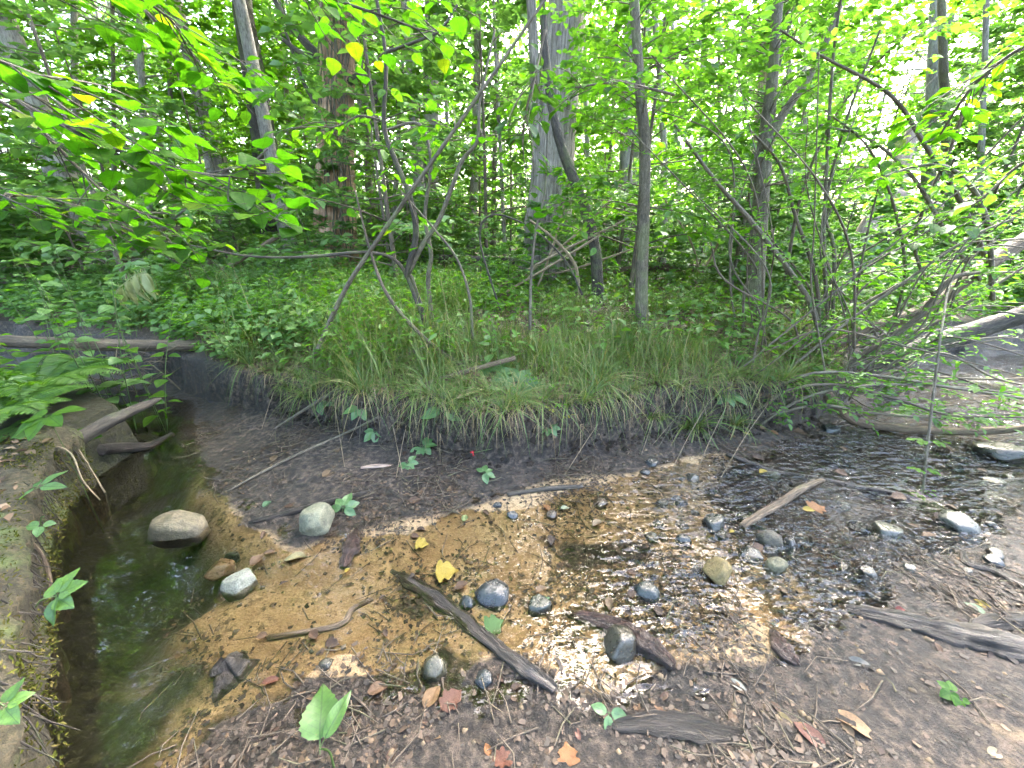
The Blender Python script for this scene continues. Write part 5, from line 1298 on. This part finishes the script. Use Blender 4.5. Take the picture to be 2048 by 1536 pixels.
for k, (u, v, px) in enumerate([(95, 830, 110), (40, 850, 100), (130, 870, 96), (70, 880, 100), (20, 800, 100)]):
    t = atY(u, v, 1.95 + .12 * k); palmate(['pale five leaved sapling shoot nearest the rotting log', 'leafy shoot behind the wall with drooping leaflets', 'slim shoot with level leaflets over the pool edge', 'low leafy shoot on the earth beside the wall', 'shaded shoot under the ferns'][k], u, v, px, 20, 5, 'mint' if k % 2 else 'lime', 'oval', base=Vector((t.x, t.y, H(t.x, t.y))), name='leafy_shoot')
# yellow green trailing rose on the bank
b = gp(1040, 830); e = thing('trailing_shoot', b, 'yellow green trailing shoot of small paired leaflets on the bank face', 'plant')
tp = smoothpath([(gp(985, 800, .05), .002), (gp(1040, 790, .09), .002), (gp(1080, 780, .10), .002), (gp(1100, 820, .07), .0015), (gp(1125, 855, .05), .001)], 26); mb = MB(); mb.tube(tp, 5); mb.build('stem', STEM, e)
for k in range(2, 26, 2):
    compound(e, Vector(tp[k][:3]), Vector((random.choice((-1, 1)), random.uniform(-.5, .3), random.uniform(.0, .6))), 5, .075, .034, LF['oval'], GV['lime'] if k < 22 else GV['yellow'])
# big toothed leaves at the viewer's feet
b = gp(668, 1536); e = thing('seedling', b, 'seedling with one huge toothed leaf and a narrow one close to the viewer', 'plant')
t1, t2 = atY(650, 1540, b.y + .02), atY(690, 1545, b.y + .02)
t1 = b + UP * .16 + Vector((.0, -.03, 0)); 
mb = MB(); mb.tube(smoothpath([(b - UP * .01, .003), (b + UP * .08, .003), (t1, .002)], 10), 6); mb.build('stem', STEM, e)
viewN = (Vector((0, 0, CAMZ)) - t1).normalized()
for L_, sz, me in ((Vector((-.35, .9, .25)), .145, 'tooth'), (Vector((.35, .8, .5)), .115, 'long')):
    o = leaf_obj(LF[me], t1 + L_.normalized() * .02, L_, (viewN + UP * .5 + Vector((-.3, 0, 0))).normalized(), sz, e); set_mat(o, GV['herb'])
# ferns
def fern(label, base, n, ln, az0, spread, mat='fern'):
    e = thing('fern', base, label, 'fern')
    for k in range(n):
        az = az0 + spread * (k / max(1, n - 1) - .5) + random.gauss(0, .1); l_ = ln * random.uniform(.8, 1.15)
        d = Vector((math.cos(az), math.sin(az), 0)); m = 20
        pts = [base + d * l_ * (t * .85) + UP * l_ * (.75 * t - .55 * t * t) for t in np.linspace(0, 1, m)]
        mb = MB(); path = np.array([[*p, .003 * (1 - .8 * i / m)] for i, p in enumerate(pts)]); mb.tube(path, 4)
        P_, L_, N_, S_ = [], [], [], []
        s = d.cross(UP)
        for i in range(3, m):
            t = i / m; w = l_ * .22 * math.sin(math.pi * t ** .7) + .01; tg = (pts[i] - pts[i - 1]).normalized()
            for j in (0, .5):
                for sg in (1, -1):
                    pp = pts[i - 1].lerp(pts[i], j); LL = s * sg + tg * .35 - UP * .12
                    P_.append(pp); L_.append(LL); N_.append(tg.cross(s).normalized() * -1 + rv(.1)); S_.append(w)
        scatter(mb, kite(.13, .03, -.1), np.array(P_), np.array(L_), np.array(N_), np.array(S_))
        mb.build('frond', G[mat], e, False)
    return e
fb = Vector((-3.55, 2.65, 0)); fb.z = H(fb.x, fb.y); fern('large arching fern on the bank beneath the fallen log', fb, 11, .75, .2, 4.2)
fb = Vector((-3.2, 2.15, 0)); fb.z = H(fb.x, fb.y); fern('smaller fern behind the rotting log', fb, 9, .55, .4, 4.0)
g = gp(905, 590); fern('bright little fern on the bank behind the shrub', g, 7, .4, 1.2, 5.0, 'lime')
# wilted drooping plant over the far bank
b = atY(225, 640, 4.4); b.z = H(b.x, b.y); e = thing('wilted_plant', b, 'wilted pale stem with limp hanging leaves above the fallen log', 'plant')
wpth = smoothpath([(b, .006), (atY(232, 590, 4.3), .006), (atY(255, 562, 4.25), .005), (atY(275, 548, 4.25), .003), (atY(292, 545, 4.25), .002)], 24); mb = MB(); mb.tube(wpth, 5); mb.build('stem', G['wilt'], e)
for k in range(6, 24):
    o = leaf_obj(LF['lance'], Vector(wpth[k][:3]), Vector((random.gauss(0, .15), random.gauss(0, .15), -1)), Vector((random.gauss(0, 1), -1, 0)), random.uniform(.16, .30), e); set_mat(o, G['wilt'])
# tangle of dead twigs under the fallen log
random.seed(61); mb = MB()
for k in range(70):
    u, v = random.uniform(95, 330), random.uniform(705, 775); p = atY(u, v, random.uniform(3.4, 4.0)); d = Vector((random.uniform(-1, 1), random.uniform(-.3, .3), random.uniform(-.45, .35))).normalized() * random.uniform(.2, .55)
    mb.tube(smoothpath([(p - d * .5, .005), (p + rv(.03), .0045), (p + d * .5, .002)], 8), 4)
tag(mb.build('brushwood', B['log']), 'tangle of dead bare twigs jammed under the fallen log', 'brushwood', None, 'stuff')
# bare bent stems in front of the wall
for i, pts in enumerate([[(0, 930, 3, 2.0), (90, 895, 3, 1.95), (140, 905, 3, 1.9), (165, 960, 3, 1.85), (200, 1000, 2, 1.85)], [(0, 905, 4, 2.1), (60, 880, 4, 2.1), (110, 860, 4, 2.1), (150, 890, 3, 2.05), (210, 985, 3, 2.0)], [(60, 1080, 5, 1.3), (85, 1110, 6, 1.28), (98, 1150, 7, 1.25), (104, 1200, 5, 1.2)]]):
    stick('bent_stem', ['pale bare stem bending over the wall into the pool', 'thin straw coloured stem arching beside the rotting log', 'short brown root hanging from the mossy wall'][i], pts, B['straw'] if i < 2 else B['log'], 'branch')
# pale dry stems trailing down the bank to the mud
random.seed(66)
for k in range(26):
    u0 = random.uniform(560, 1620); v0 = random.uniform(760, 820) if u0 > 800 else random.uniform(740, 800)
    a_ = gp(u0, v0, .06); du = random.uniform(-140, 40); dv = random.uniform(70, 170)
    m_ = gp(u0 + du * .5, v0 + dv * .5, .05); z_ = gp(u0 + du, v0 + dv, .004)
    b = a_; mb = MB(); path = smoothpath([(a_, .0022), (m_ + UP * .03, .0026), (z_, .0018)], 16); path[:, :3] -= np.array(b)[None]; mb.tube(path, 5, .1)
    tag(link('dry_stem', mb.mesh('dry_stem'), B['straw'] if k % 3 else B['twig'], None, b), 'thin dry stem trailing down the bank on to the mud', 'twig', 'dry stems trailing down the bank')

# ================================================================== FALLEN LEAVES
random.seed(71)
for k in ('oak', 'maple'): pass
LF['fallen'] = fine_leaf('leaf', .30, .8, 1.6, 0, .0, .10, .25); LF['fallen'].materials.append(DEAD)
LF['fallen2'] = fine_leaf('leaf', .20, .85, 1.5, 0, .0, .22, .35); LF['fallen2'].materials.append(DEAD)
YE, OR_, TA, RU, PA, GN, RD_ = (.62, .45, .02), (.45, .18, .04), (.40, .27, .15), (.20, .065, .03), (.48, .42, .28), (.09, .25, .03), (.35, .05, .03)
def fallen(u, v, px, col, label, me='fallen', a=None, lift=.006, group=None):
    g = gp(u, v); g.z = max(g.z, 0.002) + lift; s = px * pxm(g) * .9
    a = random.uniform(0, 6.28) if a is None else a
    L = Vector((math.cos(a), math.sin(a), random.uniform(-.05, .12)))
    o = leaf_obj(LF[me], g - L * s * .5, L, UP + rv(.18) - Vector((0, .15, 0)), s, None, name='fallen_leaf'); o.color = (*[c * .62 + .02 * sum(col) for c in col], 1)
    return tag(o, label, 'leaf', group)
for q in [(895, 1152, 52, YE, 'bright yellow lobed leaf with dark holes on the sand bar', 'maple', .2), (845, 1093, 30, YE, 'small bright yellow leaf above the large lobed one', 'maple'), (697, 1150, 16, YE, 'tiny yellow leaf at the head of the driftwood', 'fallen'), (597, 1118, 54, (.55, .48, .22), 'pale yellow pointed leaf beside the tan stone', 'fallen2', .5),
          (1630, 1032, 38, OR_, 'curled orange leaf in the riffle', 'maple'), (1612, 1036, 24, YE, 'yellow leaf lying against the curled orange one', 'fallen'), (865, 1396, 56, (.36, .20, .08), 'brown pointed oak leaf at the edge of the near mud', 'fallen', 1.1), (905, 1402, 62, RU, 'dark rust coloured leaf beside the brown oak leaf', 'oak', .8),
          (757, 1380, 46, (.26, .14, .07), 'dull brown leaf under the thin water', 'fallen'), (1135, 1508, 46, OR_, 'bright orange three cornered leaf on the near mud', 'maple', 1.6), (1320, 1430, 42, (.45, .25, .14), 'tan curled leaf behind the sunken bark slab', 'oak'), (1565, 1437, 44, (.55, .42, .18), 'pale yellow curled leaf on the brown mud', 'fallen2', 2.2),
          (1618, 1470, 62, (.40, .17, .12), 'pink and red leaf with a torn edge', 'fallen', 2.2), (1608, 1455, 30, YE, 'small yellow scrap lying on the red leaf', 'fallen2', 2.2), (1697, 1443, 96, (.55, .33, .16), 'long narrow orange tan leaf on the brown mud', 'fallen2', 2.25), (1470, 1370, 50, (.55, .55, .48), 'whitish grey leaf at the mud edge', 'fallen2', 2.3),
          (1958, 1208, 40, YE, 'yellow leaf standing on the sand at the far end of the driftwood', 'fallen2', 1.9), (1948, 1217, 34, (.25, .42, .25), 'grey green leaf next to the standing yellow one', 'fallen'), (1990, 1508, 34, (.58, .50, .28), 'small cream leaf in the near mud corner', 'fallen', 0), (990, 1258, 46, GN, 'fresh green maple leaf caught on the driftwood', 'maple', .5),
          (1092, 1212, 22, (.16, .34, .12), 'small green leaf lying on the dark green stone', 'fallen', .6), (1192, 1054, 28, (.50, .36, .22), 'tan leaf at the edge of the white water', 'fallen'), (1460, 1075, 14, YE, 'tiny yellow leaf beside the forked branch', 'fallen'), (535, 1008, 26, (.12, .30, .14), 'green oval leaf stuck on the grey mud', 'fallen', 1.5),
          (1010, 1520, 56, (.24, .07, .03), 'dark red brown leaf at the bottom of the mud', 'oak', 0.), (975, 1500, 26, OR_, 'small orange scrap beside the dark red leaf', 'fallen'), (1712, 1326, 52, (.30, .30, .28), 'grey wet leaf half buried in silt', 'fallen2', 2.7), (545, 1366, 38, (.22, .06, .02), 'red brown leaf on the flooded sand', 'fallen2', .4),
          (1522, 955, 24, YE, 'yellow leaf near the thin pale stick', 'fallen'), (1095, 1020, 22, OR_, 'orange leaf scrap on the sand bar', 'fallen'), (930, 1040, 24, (.35, .45, .15), 'pale green leaf near the foot of the mud slope', 'fallen', 1.4), (1130, 1022, 22, (.45, .5, .3), 'pale green leaf by the brown pebble', 'fallen', .3),
          (1275, 752, 34, (.50, .30, .14), 'orange brown leaf on the bank under the straight sapling', 'fallen'), (1385, 840, 26, (.45, .20, .10), 'rust leaf on the dark mud beneath the bank', 'fallen'), (1528, 858, 28, (.5, .3, .15), 'tan leaf at the foot of the cane thicket', 'fallen'), (1545, 865, 26, (.5, .25, .1), 'orange leaf on the mud beside the canes', 'fallen2'),
          (1430, 1135, 18, (.5, .15, .08), 'red tipped leaf stuck to the yellowish stone', 'fallen'), (1490, 868, 22, YE, 'yellow leaf on the mud below the bank end', 'fallen2'), (1800, 1222, 22, RD_, 'red leaf lying on the thick grey driftwood', 'fallen', 0), (1155, 1468, 30, (.42, .2, .15), 'pinkish curled leaf in the near mud', 'fallen2', 1.8),
          (1080, 655, 34, YE, 'yellow leaf resting in the herbs on top of the bank', 'maple'), (1425, 615, 34, YE, 'star shaped yellow leaf among herbs near the forked sapling', 'maple'), (1060, 720, 26, YE, 'yellow green leaf caught in sedge on the bank', 'fallen'), (830, 1075, 20, (.2, .1, .05), 'brown scrap beside the small yellow leaf', 'fallen')]:
    fallen(*q)
for k in range(90):
    u, v = random.uniform(480, 2000), random.uniform(860, 1520)
    g = gp(u, v)
    if g.z > .25: continue
    fallen(u, v, random.uniform(14, 34), random.choice(((.10, .05, .025), (.16, .08, .04), (.24, .13, .06), (.07, .04, .025), (.30, .19, .10))), 'small dull brown leaf plastered on the mud and sand', random.choice(('fallen', 'fallen2', 'oak')), group='small brown leaves on the mud')
for k in range(70):
    u, v = random.uniform(560, 1640), random.uniform(690, 800)
    g = gp(u, v)
    if g.z < .2: continue
    fallen(u, v, random.uniform(20, 40), random.choice(((.34, .22, .13), (.42, .30, .2), (.28, .16, .09), (.2, .12, .07))), 'dry tan leaf lying on the top of the bank', random.choice(('fallen', 'fallen2', 'oak')), lift=.02, group='dry tan leaves on the bank')
# red berries on a stalk
g = gp(945, 912); e = thing('berry_stalk', g, 'small cluster of red berries on a fallen stalk at the foot of the bank', 'plant')
mb = MB(); mb.tube(smoothpath([(gp(985, 905, .03), .002), (g + UP * .025, .0025)], 8), 5); mb.build('stalk', STEM, e)
bm_ = SM[0]
for k in range(9):
    o = bpy.data.objects.new('berry', bm_); COL.objects.link(o); o.parent = e; o.scale = (.006,) * 3; o.location = rv(.006) + UP * .024; set_mat(o, BERRY); o.color = (.75, .01, .02, 1)
